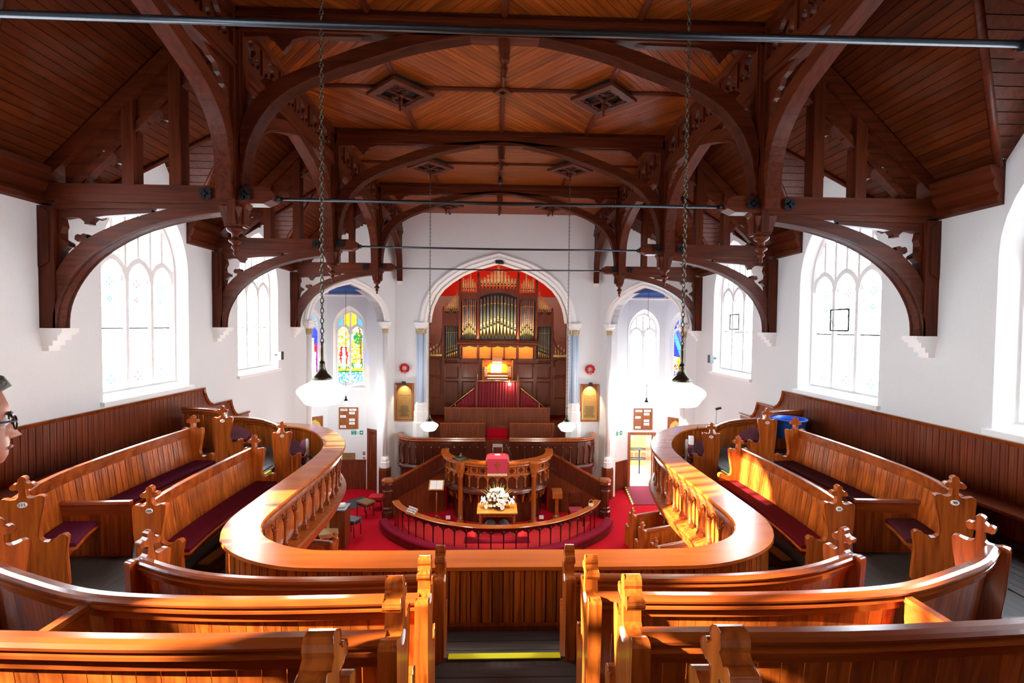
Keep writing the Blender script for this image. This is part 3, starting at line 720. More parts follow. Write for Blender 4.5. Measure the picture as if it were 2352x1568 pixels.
# longitudinal arcades between hammer posts: arch, purlin and pierced panels
LI = [(.22, 1.60), (.23, 1.9), (.27, 2.2), (.36, 2.45), (.52, 2.65), (.78, 2.84), (1.1, 2.98), (1.5, 3.12), (1.92, 3.24)]
LO = [(.14, 2.0), (.14, 2.35), (.22, 2.62), (.38, 2.83), (.62, 2.99), (.95, 3.12), (1.3, 3.24), (1.6, 3.31), (1.92, 3.34)]
LI, LO = smooth_path(LI, .1), smooth_path(LO, .1)
def quatre(cx, cy_, r):
    pts = []
    for a in range(4):
        for i in range(5):
            t = math.radians(a * 90 - 75 + 150 * i / 4); pts.append((cx + r * .5 * math.cos(math.radians(a * 90)) + r * .42 * math.cos(t), cy_ + r * .5 * math.sin(math.radians(a * 90)) + r * .42 * math.sin(t)))
    return pts
for s in (-1, 1):
    for bi, (ya, yb) in enumerate([(TY[i] - (0 if i else 0), TY[i + 1]) for i in range(3)] + [(TY[3], ENDY)]):
        pos = ('nearest', 'second', 'third', 'farthest')[bi]
        X = s * 3.57
        t = thing('roof_arcade', 'dark pierced timber arcade between roof posts, %s bay on the %s side' % (pos, SIDE[s]), 'arcade', (X, (ya + yb) / 2, 1.6), 'pierced roof arcades')
        f = lambda u, v, w_, X=X: (X + w_, u, v)
        L = yb - ya; k = L / SP
        for d in (0, 1):
            mp = (lambda p: (ya + p[0] * k, p[1])) if d == 0 else (lambda p: (yb - p[0] * k, p[1]))
            b = arc_band(MB(), [mp(p) for p in LI], [mp(p) for p in LO], f, -.08, .08)
            b.sweep([mp(p) for p in LI], [(-.02, -.1), (.02, -.1), (.02, .1), (-.02, .1)], f)
            part('arched_brace', b, M_trussy, t)
            c = MB().prism([mp(p) for p in [(.14, 3.3), (.14, 2.7), (.18, 2.9), (.2, 3.0), (.28, 3.02), (.3, 3.1), (.38, 3.12), (.42, 3.2), (.55, 3.22), (.7, 3.3)]], f, -.035, .035)
            part('cusp', c, M_trussy, t)
        part('purlin', MB().prism([(ya + .1, 3.3), (yb - .1, 3.3), (yb - .1, 3.56), (ya + .1, 3.56)], f, -.09, .09).prism([(ya + .1, 3.36), (yb - .1, 3.36), (yb - .1, 3.4), (ya + .1, 3.4)], f, -.11, .11), M_trussy, t)
        part('head_rail', MB().prism([(ya + .1, 3.98), (yb - .1, 3.98), (yb - .1, 4.08), (ya + .1, 4.08)], f, -.1, .1), M_trussy, t)
        n = 6
        for i in range(n):
            a = ya + .13 + (L - .26) * i / n; b_ = ya + .13 + (L - .26) * (i + 1) / n; c_ = (a + b_) / 2
            part('pierced_panel', MB().prism([(a, 3.56), (b_, 3.56), (b_, 3.98), (a, 3.98)], f, -.03, .03, [quatre(c_, 3.84, .13), quatre(c_, 3.65, .09), quatre(a + .12, 3.72, .075), quatre(b_ - .12, 3.72, .075)]), M_trussy, t)
            if i: part('stud', MB().prism([(a - .03, 3.56), (a + .03, 3.56), (a + .03, 3.98), (a - .03, 3.98)], f, -.06, .06), M_trussz, t)
# carved ceiling bosses
BW = .54
def boss(x, y, label):
    t = thing('ceiling_boss', label, 'ceiling boss', (x, y, 3.66), 'carved ceiling bosses')
    dm = lambda r: [(r, 0), (0, r), (-r, 0), (0, -r)]
    f = lambda u, v, w_: (x + u, y + v, w_)
    fr = MB().sweep(dm(BW), [(-.03, 3.93), (-.03, 3.99), (.05, 4.02), (.09, 3.97), (.09, 3.93)], f, closed=True)
    part('moulded_frame', fr, M_trussx, t)
    pl = MB().prism(dm(BW - .05), f, 3.95, 3.975, [quatre(.2 * a, .2 * b_, .15) for a, b_ in ((1, 0), (0, 1), (-1, 0), (0, -1))])
    rg = pl
    for a, b_ in ((1, 0), (0, 1), (-1, 0), (0, -1)):
        pl.tube([(x + .2 * a + .165 * math.cos(q * PI / 6), y + .2 * b_ + .165 * math.sin(q * PI / 6), 3.945) for q in range(12)], .014, 4, closed=True)
    part('pierced_plate', pl, M_trussx, t)
    part('vent_box', MB().prism(dm(BW - .1), f, 4.06, 4.11).sweep(dm(BW - .1), [(0, 4.0), (.02, 4.0), (.02, 4.1), (0, 4.1)], f, closed=True), M_back, t)
    part('pendant', MB().lathe([(.0, 0), (.018, .01), (.022, .03), (.012, .05), (.02, .07), (.03, .09), (.02, .11), (.04, .14), (.045, .2), (.03, .22), (.06, .25), (.075, .29)], (x, y, 3.67), 10), M_trussz, t)
for i, yc in enumerate(BAYS[1:] + [TY[3] + SP / 2]):
    nm = ('bay overhead', 'nearest bay', 'second bay', 'third bay', 'bay by the organ wall')[i]
    for s in (-1, 1):
        if i: boss(s * 1.76, yc, 'carved diamond ceiling boss with pendant, %s, %s of centre' % (nm, SIDE[s]))
    if i:
        m = MB().prism([(.17, 0), (0, .17), (-.17, 0), (0, -.17)], lambda u, v, w_: (u, yc + v, w_), 4.03, 4.07, [quatre(0, 0, .07)])
        solo('centre_boss', m, M_trussx, 'small diamond boss on the centre line of the ceiling, %s' % nm, 'ceiling boss', 'small centre bosses')
# ================================================================== GALLERY
F = [-2.73, -2.43, -2.13, -1.83, -1.53]
PR = -2.15
HALF = [(0, 4.61), (1.45, 4.61), (1.88, 4.64), (2.22, 4.78), (2.47, 5.0), (2.61, 5.32), (2.64, 6.0), (2.64, 7.8), (2.74, 8.6), (3.03, 9.35), (3.5, 10.08), (4.05, 10.52), (4.75, 10.72), (5.94, 10.8)]
PATH = smooth_path([(-x, y) for x, y in HALF[::-1]] + HALF[1:], 0.097)
inner = offset(PATH, -.3)
mir = lambda pts: [(-x, y) for x, y in pts[::-1]] + pts[1:] if pts[0][0] == 0 else [(-x, y) for x, y in pts[::-1]] + pts
E1 = smooth_path([(0, 3.5), (1.8, 3.5), (2.6, 3.72), (3.3, 4.3), (3.72, 5.0), (3.82, 6.0), (3.82, 8.2), (4.05, 9.0), (4.5, 9.6), (5.1, 9.9), (6, 10.0)], .2)
E2 = smooth_path([(0, 2.66), (2.1, 2.7), (2.9, 2.9), (3.7, 3.2), (4.7, 3.5), (6, 3.6)], .2)
slabs = [(inner, F[0], .28), (mir(E1), F[1], .3), (mir(E2), F[2], .3), ([(-6, 1.84), (6, 1.84)], F[3], .3), ([(-6, 1.1), (6, 1.1)], F[4], .3)]
fI = lambda u, v, w_: (u, v, w_)
floors = []
for i, (pth, h, th) in enumerate(slabs):
    pl = [(max(-6, min(6, x)), y) for x, y in pth] + [(6, YB), (-6, YB)]
    floors.append(struct('floor_gallery', MB().prism(pl, fI, h - th, h), M_floor))
def planks(level, x0, y0, x1, y1, along):
    p = floors[level]; h = F[level]; r = root_loc(p)
    n = int(((x1 - x0) if along == 'y' else (y1 - y0)) / .118)
    L = (y1 - y0) if along == 'y' else (x1 - x0)
    me = MB().prism([(-.056, -L / 2), (.056, -L / 2), (.056, L / 2), (-.056, L / 2)], fI, 0, .012).mesh('plank', M_floor)
    for k in range(n):
        if along == 'y': inst('plank', me, p, x0 + .059 + k * .118, (y0 + y1) / 2, h)
        else: inst('plank', me, p, (x0 + x1) / 2, y0 + .059 + k * .118, h, PI / 2)
for s in (-1, 1):
    a, b = (4.76, 5.98); planks(1, min(s * a, s * b), 3.7, max(s * a, s * b), 9.2, 'y')
    planks(2, min(s * 3.6, s * 5.98), 2.0, max(s * 3.6, s * 5.98), 3.5, 'x')
    a, b = (3.84, 4.72); planks(1, min(s * a, s * b), 5.4, max(s * a, s * b), 8.4, 'y')
    a, b = (3.0, 3.8); planks(0, min(s * a, s * b), 5.4, max(s * a, s * b), 9.0, 'y')
planks(0, -2.2, 3.52, 2.2, 4.24, 'x'); planks(1, -2.5, 2.68, 2.5, 3.48, 'x'); planks(2, -3.0, 1.86, 3.0, 2.64, 'x'); planks(3, -5, 1.12, 5, 1.82, 'x')
for i, y in ((1, 3.5), (2, 2.66), (3, 1.84)):
    m = MB().box(-.41, y - .045, F[i] + .012, .41, y + .012, F[i] + .018).box(-.41, y + .001, F[i] - .04, .41, y + .012, F[i] + .012)
    solo('nosing_strip', m, M_yellow, ('bright yellow strip along the step edge at the foot of the centre aisle', 'yellow strip on the second step up the centre aisle', 'yellow strip on the top step of the centre aisle')[i - 1], 'edge strip')
for s in (-1, 1):
    solo('nosing_strip', MB().box(s * 3.8 - .02, 7.5, F[1] - .04, s * 3.8 + .02, 8.1, F[1] + .01), M_yellow, 'short yellow edge strip in the cross aisle of the %s side gallery' % SIDE[s], 'edge strip')
# ---- parapet
def along(path, step):
    pts = resample(path, step); out = []
    for i in range(len(pts) - 1):
        a, b = pts[i], pts[i + 1]; out.append(((a[0] + b[0]) / 2, (a[1] + b[1]) / 2, math.atan2(b[1] - a[1], b[0] - a[0])))
    return out
gf = thing('gallery_parapet', 'curving orange wood gallery front with wide book rest and colonnette balustrade', 'balustrade', (0, 4.45, F[0]))
part('book_rest', MB().sweep(PATH, [(-.36, PR + .01), (0, PR), (.015, PR - .015), (.01, PR - .035), (-.01, PR - .045), (-.33, PR - .045), (-.365, PR - .02)]), M_book, gf)
part('moulding', MB().sweep(PATH, [(-.012, PR - .045), (-.012, PR - .07), (-.035, PR - .09), (-.03, PR - .115), (-.06, PR - .135), (-.055, PR - .165), (-.08, PR - .185), (-.3, PR - .185), (-.3, PR - .045)]), M_rail, gf)
part('back_panel', MB().sweep(offset(PATH, -.17), [(-.01, PR - .18), (.01, PR - .18), (.01, F[0] - .12), (-.01, F[0] - .12)]), M_pewz, gf)
part('ledge', MB().sweep(PATH, [(-.16, -2.84), (-.04, -2.88), (.0, -2.89), (.03, -2.91), (.02, -2.94), (-.01, -2.96), (-.02, -3.02), (-.06, -3.05), (-.08, -3.14), (-.3, -3.14), (-.3, -2.8), (-.16, -2.8)]), M_pewx, gf)
part('skirting', MB().sweep(PATH, [(-.32, F[0]), (-.345, F[0]), (-.345, F[0] + .045), (-.32, F[0] + .06)]), M_wain, gf)
def board_mesh(w_, h, rake=0.0, th=.018, mat=None):
    c = .006; a = w_ / 2 - .0015
    sec = [(-a, th * .2), (-a + c, th), (-a * .35, th), (-a * .35 + .003, th * .75), (-a * .35 + .006, th), (a - c, th), (a, th * .2), (a, 0), (-a, 0)]
    mb = MB(); n = len(sec)
    for z, o in ((0, rake), (h, 0)):
        mb.v += [(x, y + o, z) for x, y in sec]
    for i in range(n): mb.face([i, (i + 1) % n, n + (i + 1) % n, n + i])
    mb.face(list(range(n))[::-1]); mb.face([n + i for i in range(n)])
    return mb.mesh('board', mat)
bm = board_mesh(.097, .56, 0, .018, M_pewz)
for x, y, a in along(offset(PATH, -.30), .097): inst('board', bm, gf, x, y, F[0], a + PI)
bal = MB()
bal.box(-.035, -.035, 0, .035, .035, .05)
bal.lathe([(.034, .05), (.036, .065), (.024, .08), (.031, .095), (.021, .11), (.0195, .3), (.026, .31), (.021, .325), (.03, .345), (.034, .36), (.034, .375)], seg=10)
bal.box(-.03, -.03, .375, .03, .03, .5)
M_col = wood('colonnette_wood', (0.26, 0.055, 0.010), (0.13, 0.025, 0.005), axis='z', rough=.3, coat=.3, var=.1)
balm = bal.mesh('colonnette', M_col)
tl = MB(); aa = parch(.12, .13, 5)
tl.prism([(-.15, .36), (-.12, .36)] + [(x, y + .36) for x, y in aa[::-1]] + [(.15, .36), (.15, .51), (-.15, .51)], lambda u, v, w_: (u, w_, v), -.015, .015)
tl.prism([(-.09, .4), (-.05, .43), (-.085, .47)], lambda u, v, w_: (u, w_, v), -.01, .01); tl.prism([(.09, .4), (.05, .43), (.085, .47)], lambda u, v, w_: (u, w_, v), -.01, .01)
tlm = tl.mesh('arch_panel', M_col)
for i, (x, y, a) in enumerate(along(offset(PATH, -.085), .3)):
    inst('colonnette', balm, gf, x - .15 * math.cos(a), y - .15 * math.sin(a), -2.84, a); inst('arch_panel', tlm, gf, x, y, -2.84, a)
# ---- pews
RP = [(.025, -.01), (.02, .0), (-.02, .004), (-.045, -.004), (-.058, -.02), (-.055, -.038), (-.035, -.05), (-.034, -.058), (-.05, -.068), (-.052, -.085), (-.035, -.098), (-.02, -.1), (-.02, -.165), (.024, -.165)]
def _arc(cx, cy_, r, a0, a1, n=6):
    return [(cx + r * math.cos(math.radians(a0 + (a1 - a0) * i / n)), cy_ + r * math.sin(math.radians(a0 + (a1 - a0) * i / n))) for i in range(n + 1)]
END = [(-.07, -.5), (-.09, -.3), (-.1, -.1)] + _arc(-.08, -.045, .022, 190, 90, 4) + [(-.06, -.022), (-.04, -.028), (-.015, -.034), (.012, -.03), (.028, -.015), (.032, .02), (.032, .05)] \
    + _arc(.0, .078, .026, 300, 60) + _arc(.055, .135, .03, 215, -35, 8) + _arc(.11, .078, .026, 120, -120) + [(.078, .05), (.078, .02), (.082, -.015), (.098, -.03), (.12, -.034), (.145, -.028), (.165, -.022)] \
    + _arc(.185, -.045, .022, 90, -10, 4) + [(.2, -.12), (.17, -.28), (.16, -.36), (.165, -.41), (.19, -.44), (.225, -.45), (.26, -.44), (.285, -.415)] + _arc(.325, -.44, .038, 140, -20, 5) + [(.355, -.5), (.345, -.6)]
def bench_end(pw, p, n, d, htop, hfl, num=None, thick=.065, mat=None, flip=1):
    H = hfl - htop
    poly = [(-.06, H)] + END + [(.36, H)]
    r = root_loc(pw)
    f = lambda t, h, w_: (p[0] + n[0] * t + d[0] * w_, p[1] + n[1] * t + d[1] * w_, htop + .03 + h if h > H + .001 else hfl)
    o = part('bench_end', MB().prism(poly, f, 0, thick), mat or M_pewz, pw)
    bv = o.modifiers.new('bevel', 'BEVEL'); bv.width = .011; bv.segments = 2; bv.limit_method = 'ANGLE'; bv.angle_limit = .6
    if num is not None:
        c = f(.055, -.085, thick); ang = math.atan2(d[1], d[0]) + PI / 2
        q = MB()
        for w0, rr in ((0, .026), (.004, .024)):
            q.v += [tuple(Vector(f(.055 + rr * 1.35 * math.cos(a * PI / 8), -.085 + rr * math.sin(a * PI / 8), thick + w0))) for a in range(16)]
        for a in range(16): q.face([a, (a + 1) % 16, 16 + (a + 1) % 16, 16 + a])
        q.face([16 + a for a in range(16)])
        me = q.mesh('number_disc', M_paper, r); dd = obj('number_disc', me, o); tag(dd, 'small ivory number plate')
        if num:
            text('number', num, .036, f(.055, -.085, thick + .006), (PI / 2, 0, ang), M_black, o)
    return o
def pew(label, pts, htop, hfl, side, ends=(None, None), cush=None, group='gallery pews', skip_seat=False, step=.095, name='curved_pew', closed_ends=(1, 1), plates=(1, 1)):
    path = smooth_path(pts, step) if len(pts) > 2 else resample(pts, step)
    if side < 0: path = path[::-1]
    # now the seat lies on the left of travel
    mid = path[len(path) // 2]
    t = thing(name, label, 'pew', (mid[0], mid[1], hfl), group)
    part('top_rail', MB().sweep(path, [(a, htop + b * .74) for a, b in RP]), M_rail, t)
    part('bottom_rail', MB().sweep(path, [(.05, hfl), (.085, hfl), (.085, hfl + .09), (.05, hfl + .09)]), M_wain, t)
    H = htop - .115 - hfl
    bm = board_mesh(step, H, .10, .016, M_pewz)
    for x, y, a in along(path, step):
        # back face of the board looks away from the seat
        inst('board', bm, t, x, y, hfl, a)
    sh = hfl + (.34 if 'side' in group else .43)
    if not skip_seat: part('seat', MB().sweep(path, [(.07, sh), (.07, sh - .03), (.38, sh - .03), (.41, sh - .025), (.415, sh - .01), (.40, sh)]), M_pewx, t)
    if not skip_seat: part('seat_front', MB().sweep(path, [(.3, sh - .03), (.3, sh - .12), (.32, sh - .12), (.32, sh - .03)]), M_wain, t)
    if cush is not None: part('cushion', MB().sweep(offset(path, 0), [(.08, sh), (.08, sh + .035), (.1, sh + .045), (.38, sh + .04), (.4, sh + .03), (.4, sh)], smooth=False), cush, t)
    n_ = len(path)
    for e, idx in ((0, 0), (1, n_ - 1)):
        k = 0 if side > 0 else 1
        which = e if side > 0 else 1 - e
        if not closed_ends[which]: continue
        p = path[idx]; q = path[1] if idx == 0 else path[-2]
        dx, dy = p[0] - q[0], p[1] - q[1]; L = math.hypot(dx, dy); d = (dx / L, dy / L)
        nn = (d[1], -d[0]) if idx == 0 else (-d[1], d[0])      # towards the seat
        bench_end(t, (p[0] - d[0] * .01, p[1] - d[1] * .01), nn, d, htop, hfl, (ends[which] or '') if plates[which] else None, mat=M_pewz)
    return t
def partition(pw, a, b, htop, hfl, name='partition'):
    L = math.dist(a, b); d = ((b[0] - a[0]) / L, (b[1] - a[1]) / L)
    f = lambda u, v, w_: (a[0] + d[0] * u - d[1] * w_, a[1] + d[1] * u + d[0] * w_, v)
    o = part(name, MB().prism([(0, hfl), (L, hfl), (L, htop), (0, htop)], f, -.012, .012), M_pewz, pw)
    me = MB().sweep([a, b], [(-.03, htop - .02), (-.025, htop + .01), (.025, htop + .01), (.03, htop - .02), (.02, htop - .03), (.02, htop - .13), (-.02, htop - .13), (-.02, htop - .03)]).mesh('cap_rail', M_rail, root_loc(pw)); obj('cap_rail', me, o)
    n = max(2, int(L / .095))
    for k in range(n):
        me = MB().prism([(L * k / n + .003, hfl + .02), (L * (k + 1) / n - .003, hfl + .02), (L * (k + 1) / n - .003, htop - .13), (L * k / n + .003, htop - .13)], f, -.02, .02).mesh('board', M_pewz, root_loc(pw)); obj('board', me, o)
R1 = [(.50, 3.55), (1.3, 3.52), (1.74, 3.53), (2.11, 3.58), (2.42, 3.67), (2.80, 3.84)]
R2 = [(.50, 2.74), (1.34, 2.72), (1.87, 2.74), (2.34, 2.80), (2.84, 2.98), (3.15, 3.12), (3.42, 3.31)]
R3 = [(.50, 1.92), (1.29, 1.91), (1.8, 1.93), (2.3, 1.97), (3.1, 2.14), (3.8, 2.45), (4.25, 2.75)]
R4 = [(.50, 1.10), (1.6, 1.10), (3.0, 1.28), (4.2, 1.75), (4.8, 2.2)]
RL = ['front curved gallery pew nearest the parapet, %s of the centre aisle', 'second curved gallery pew from the parapet, %s of the centre aisle', 'third gallery pew with a cross partition behind it, %s of the centre aisle', 'rearmost gallery pew at the bottom edge, only its carved end showing, %s of aisle']
for s in (-1, 1):
    for i, (pts, ht, hf) in enumerate(((R1, -1.82, F[0]), (R2, -1.51, F[1]), (R3, -1.2, F[2]), (R4, -.9, F[3]))):
        P = [(s * x, y - .045) for x, y in pts]
        t = pew(RL[i] % SIDE[s], P, ht, hf, s, group='curved rear gallery pews', cush=None if i else M_cushion, plates=(1, 0), skip_seat=(i == 3))
        if i == 2:
            partition(t, (s * 2.33, 2.7), (s * 2.36, 2.02), -1.56, F[2] - .02)
for s in (-1, 1):
    S1 = [(3.74, 7.32), (3.76, 6.6), (3.75, 6.0), (3.72, 5.5), (3.66, 5.05)]
    S2 = [(4.66, 7.36), (4.68, 6.6), (4.67, 5.9), (4.61, 5.2), (4.50, 4.78), (4.34, 4.42)]
    X1 = [(3.80, 8.42), (3.92, 8.8), (4.1, 9.1), (4.36, 9.38), (4.7, 9.67), (4.98, 9.8), (5.3, 9.88), (5.93, 9.92)]
    X2 = [(4.70, 8.25), (4.76, 8.5), (4.87, 8.74), (5.06, 8.95), (5.31, 9.12), (5.56, 9.21), (5.93, 9.25)]
    m = lambda P: [(s * x, y) for x, y in P]
    cu1 = plain('pew_cushion_a', (.11, .004, .008), .9, spec=.1) if s == 1 else M_cushion
    cu2 = plain('pew_cushion_b', (.06, .01, .012), .9, spec=.1) if s == 1 else plain('pew_cushion_c', (.10, .008, .03), .9, spec=.1)
    nums = ('91', '90') if s == 1 else ('105', '111')
    pew('lower boarded pew along the %s gallery, number plate %s on its near end' % (SIDE[s], nums[0]), m(S1), -1.86, F[0], -s, (None, nums[0]), cu1, 'side gallery pews', plates=(0, 1))
    t = pew('upper boarded pew along the %s gallery, number plate %s on its near end' % (SIDE[s], nums[1]), m(S2), -1.57, F[1], -s, (None, nums[1]), cu2, 'side gallery pews', plates=(0, 1))
    partition(t, (s * 3.86, 5.12), (s * 4.55, 5.09), -1.86, F[1])
    pew('lower curved corner pew at the far end of the %s gallery' % SIDE[s], m(X1), -1.86, F[0], s, ('88' if s == 1 else '108', None), M_cushion, 'far corner gallery pews', closed_ends=(1, 0))
    pew('upper curved corner pew against the wall, far end of the %s gallery' % SIDE[s], m(X2), -1.57, F[1], s, ('89' if s == 1 else '109', None), M_cushion, 'far corner gallery pews', closed_ends=(1, 0))
    # boarded dado up the side wall with stepped far end, and bench in front
    WP = [(YB, -1.3), (9.98, -1.31), (10.0, -1.4), (10.06, -1.52), (10.15, -1.62), (10.28, -1.69), (10.96, -1.70), (10.99, -1.8), (11.05, -1.92), (11.14, -2.02), (11.26, -2.08), (11.76, -2.09)]
    def topy(y):
        for a, b in zip(WP, WP[1:]):
            if a[0] <= y <= b[0]: return a[1] + (b[1] - a[1]) * (y - a[0]) / (b[0] - a[0])
        return -1.3
    f = lambda u, v, w_, s=s: (s * (6 - w_), u, v)
    wn = thing('wall_panelling', 'tall red-brown boarded dado along the %s wall, stepping down at its far end' % SIDE[s], 'panelling', (s * 5.95, 4, F[2]))
    part('cap_rail', MB().sweep(WP, [(-.035, .002), (-.035, .04), (0, .06), (.015, .05), (.015, .002)], f), M_rail, wn)
    n = 168; st = (11.76 - YB) / n
    bmw = board_mesh(st, -1.33 - F[1], 0, .016, M_wain)
    for k in range(n):
        y = YB + st * (k + .5)
        if y < 9.9: inst('board', bmw, wn, s * 5.985, y, F[1], s * PI / 2)
        else:
            q = MB().prism([(y - st / 2 + .002, F[1] - .9), (y + st / 2 - .002, F[1] - .9), (y + st / 2 - .002, topy(y) - .02), (y - st / 2 + .002, topy(y) - .02)], f, .002, .018)
            part('board', q, M_wain, wn)
    wb = thing('wall_bench', 'plain dark bench fixed along the %s wall under the windows' % SIDE[s], 'bench', (s * 5.7, 5, F[1]))
    part('seat', MB().box(s * 5.96, 3.9, F[1] + .4, s * 5.55, 8.9, F[1] + .435), M_wain, wb)
    for y in (4.0, 5.6, 7.2, 8.8): part('support', MB().prism([(5.96, F[1]), (5.62, F[1]), (5.6, F[1] + .15), (5.57, F[1] + .4), (5.96, F[1] + .4)], lambda u, v, w_, s=s, y=y: (s * u, y + w_, v), -.02, .02), M_wain, wb)
# ================================================================== COLUMNS
CAPP = [(.095, -.28), (.11, -.27), (.095, -.25), (.1, -.16), (.15, -.1), (.13, -.08), (.17, -.04), (.2, -.01), (.2, .05), (.22, .07), (.22, .12)]
def column(x, y, label, blue, rz=0):
    t = thing('column', label, 'column', (x, y, G), 'slender arch columns' if not blue else 'clustered arch columns')
    if blue:
        for i, (dx, dy) in enumerate(((-.105, 0), (.105, 0), (0, -.13))):
            part('shaft', MB().lathe([(.075, -2.82), (.075, -.26)], (x + dx, y + dy, 0), 12), M_bshaft, t)
        part('capital', MB().lathe([(r * 1.15 + .03, h) for r, h in CAPP], (x, y - .02, 0), 8, smooth=False, rot=PI / 8), M_stone, t)
        gl = MB()
        for dx, dy in ((-.105, 0), (.105, 0), (0, -.13)):
            gl.lathe([(.085, -.3), (.1, -.27), (.095, -.18), (.12, -.12), (.1, -.12)], (x + dx, y + dy, 0), 8)
        part('gilt_leaf_band', gl, plain('antique_gilt', (.42, .33, .15), .5), t)
        part('pedestal', MB().lathe([(.3, G), (.3, -3.55), (.27, -3.5), (.27, -3.15), (.24, -3.1), (.24, -2.95), (.25, -2.93), (.2, -2.86), (.2, -2.82)], (x, y - .02, 0), 8, smooth=False, rot=PI / 8), M_stone, t)
    else:
        part('shaft', MB().lathe([(.085, -4.72), (.085, -.26)], (x, y, 0), 12), M_stone, t)
        part('capital', MB().lathe(CAPP, (x, y, 0), 8, smooth=False, rot=PI / 8), M_stone, t)
        part('gilt_leaf_band', MB().lathe([(.1, -.29), (.108, -.27), (.103, -.18), (.13, -.12), (.1, -.12)], (x, y, 0), 10), plain('antique_gilt', (.42, .33, .15), .5), t)
        part('base', MB().lathe([(.17, -5.12), (.17, -4.92), (.15, -4.9), (.15, -4.8), (.13, -4.78), (.12, -4.74), (.09, -4.72)], (x, y, 0), 8, smooth=False, rot=PI / 8), M_stone, t)
        part('plinth', MB().lathe([(.22, G), (.22, -5.2), (.2, -5.12)], (x, y, 0), 8, smooth=False, rot=PI / 8), M_wain, t)
for s in (-1, 1):
    column(s * 2.82, ENDY + .02, 'pale blue clustered column on white pedestal beside the organ arch, %s' % SIDE[s], True)
    for u, nm in ((.46, 'outer'), (3.58, 'inner')):
        p = CF[s](u, 0, .0)
        column(p[0], p[1], 'slender cream column with gilt capital, %s side of the %s alcove arch' % (nm, SIDE[s]), False)
# ================================================================== ORGAN
OY = 19.5
og = thing('pipe_organ', 'tall carved organ case with banks of gilt and olive pipes under the red vault', 'pipe organ', (0, OY, -3.5))
OX = lambda z: (z - 720) * .004466
OH = lambda z: 3.308 - z * .004466
def pipe(x, y, h0, h1, r, mouth, body, name='pipe'):
    mb = MB(); mb.cm = 1
    mb.lathe([(r * .3, h0), (r * .95, mouth - .03), (r * 1.05, mouth - .02), (r * 1.05, mouth)], (x, y, 0), 8)
    mb.lathe([(r * 1.12, mouth + .1), (r * 1.12, mouth + .13)], (x, y, 0), 8)
    mb.lathe([(r * 1.1, mouth + .26), (r * 1.1, mouth + .28)], (x, y, 0), 8)
    hb = h0 + (h1 - h0) * .82
    mb.lathe([(r * 1.08, hb), (r * 1.08, hb + .025)], (x, y, 0), 8)
    mb.cm = 0; mb.lathe([(r, mouth), (r, h1), (r * .8, h1)], (x, y, 0), 8)
    mb.cm = 2; mb.box(x - r * .5, y - r * 1.1, mouth + .01, x + r * .5, y - r * .8, mouth + .07)
    part(name, mb, [body, M_gold, M_black], og)
for i in range(11):          # centre flat and its upper tier
    x = OX(566 + i * 30.8); c = abs(i - 5) / 5
    pipe(x, OY, -.5, 1.22 - .12 * c * c, .058, .12 - .3 * c, (M_pipel, M_pipeg)[i % 2])
    pipe(x, OY + .02, 1.5, (2.53, 2.3, 2.17, 2.05, 1.95, 1.88)[abs(i - 5)], .055 if i != 5 else .07, 1.62 + .02, M_pipe)
for s in (-1, 1):
    for i in range(7):
        x = s * OX(925 + i * 18.5); c = abs(i - 3) / 3
        pipe(x, OY, -.5, 1.1 - .05 * c, .036, .02 - .28 * c, (M_piper, M_pipel)[i % 2])
    for i in range(6):
        x = s * OX(930 + i * 21); pipe(x, OY + .02, 1.36, (1.75, 1.88, 2.1, 1.9, 1.85, 1.92)[i], .036, 1.45, M_pipe)
        x = s * OX(1092 + i * 18); pipe(x, OY + .05, -1.45, -.02, .034, -1.02 - .03 * i, (M_pipeg, M_pipel)[i % 2])
        pipe(x, OY + .07, .52, (1.42, 1.22, 1.08, .98, .88, .8)[i], .034, .62, M_pipe)
case = MB()
def pst(x, h0, h1, w_=.045, y=OY, d=.09, fin=True):
    m = MB().box(x - w_, y - d, h0, x + w_, y + .02, h1)
    if fin: m.lathe([(.05, h1), (.06, h1 + .03), (.03, h1 + .05), (.055, h1 + .1), (.04, h1 + .15), (.005, h1 + .24)], (x, y - .04, 0), 6)
    part('post', m, M_organ, og)
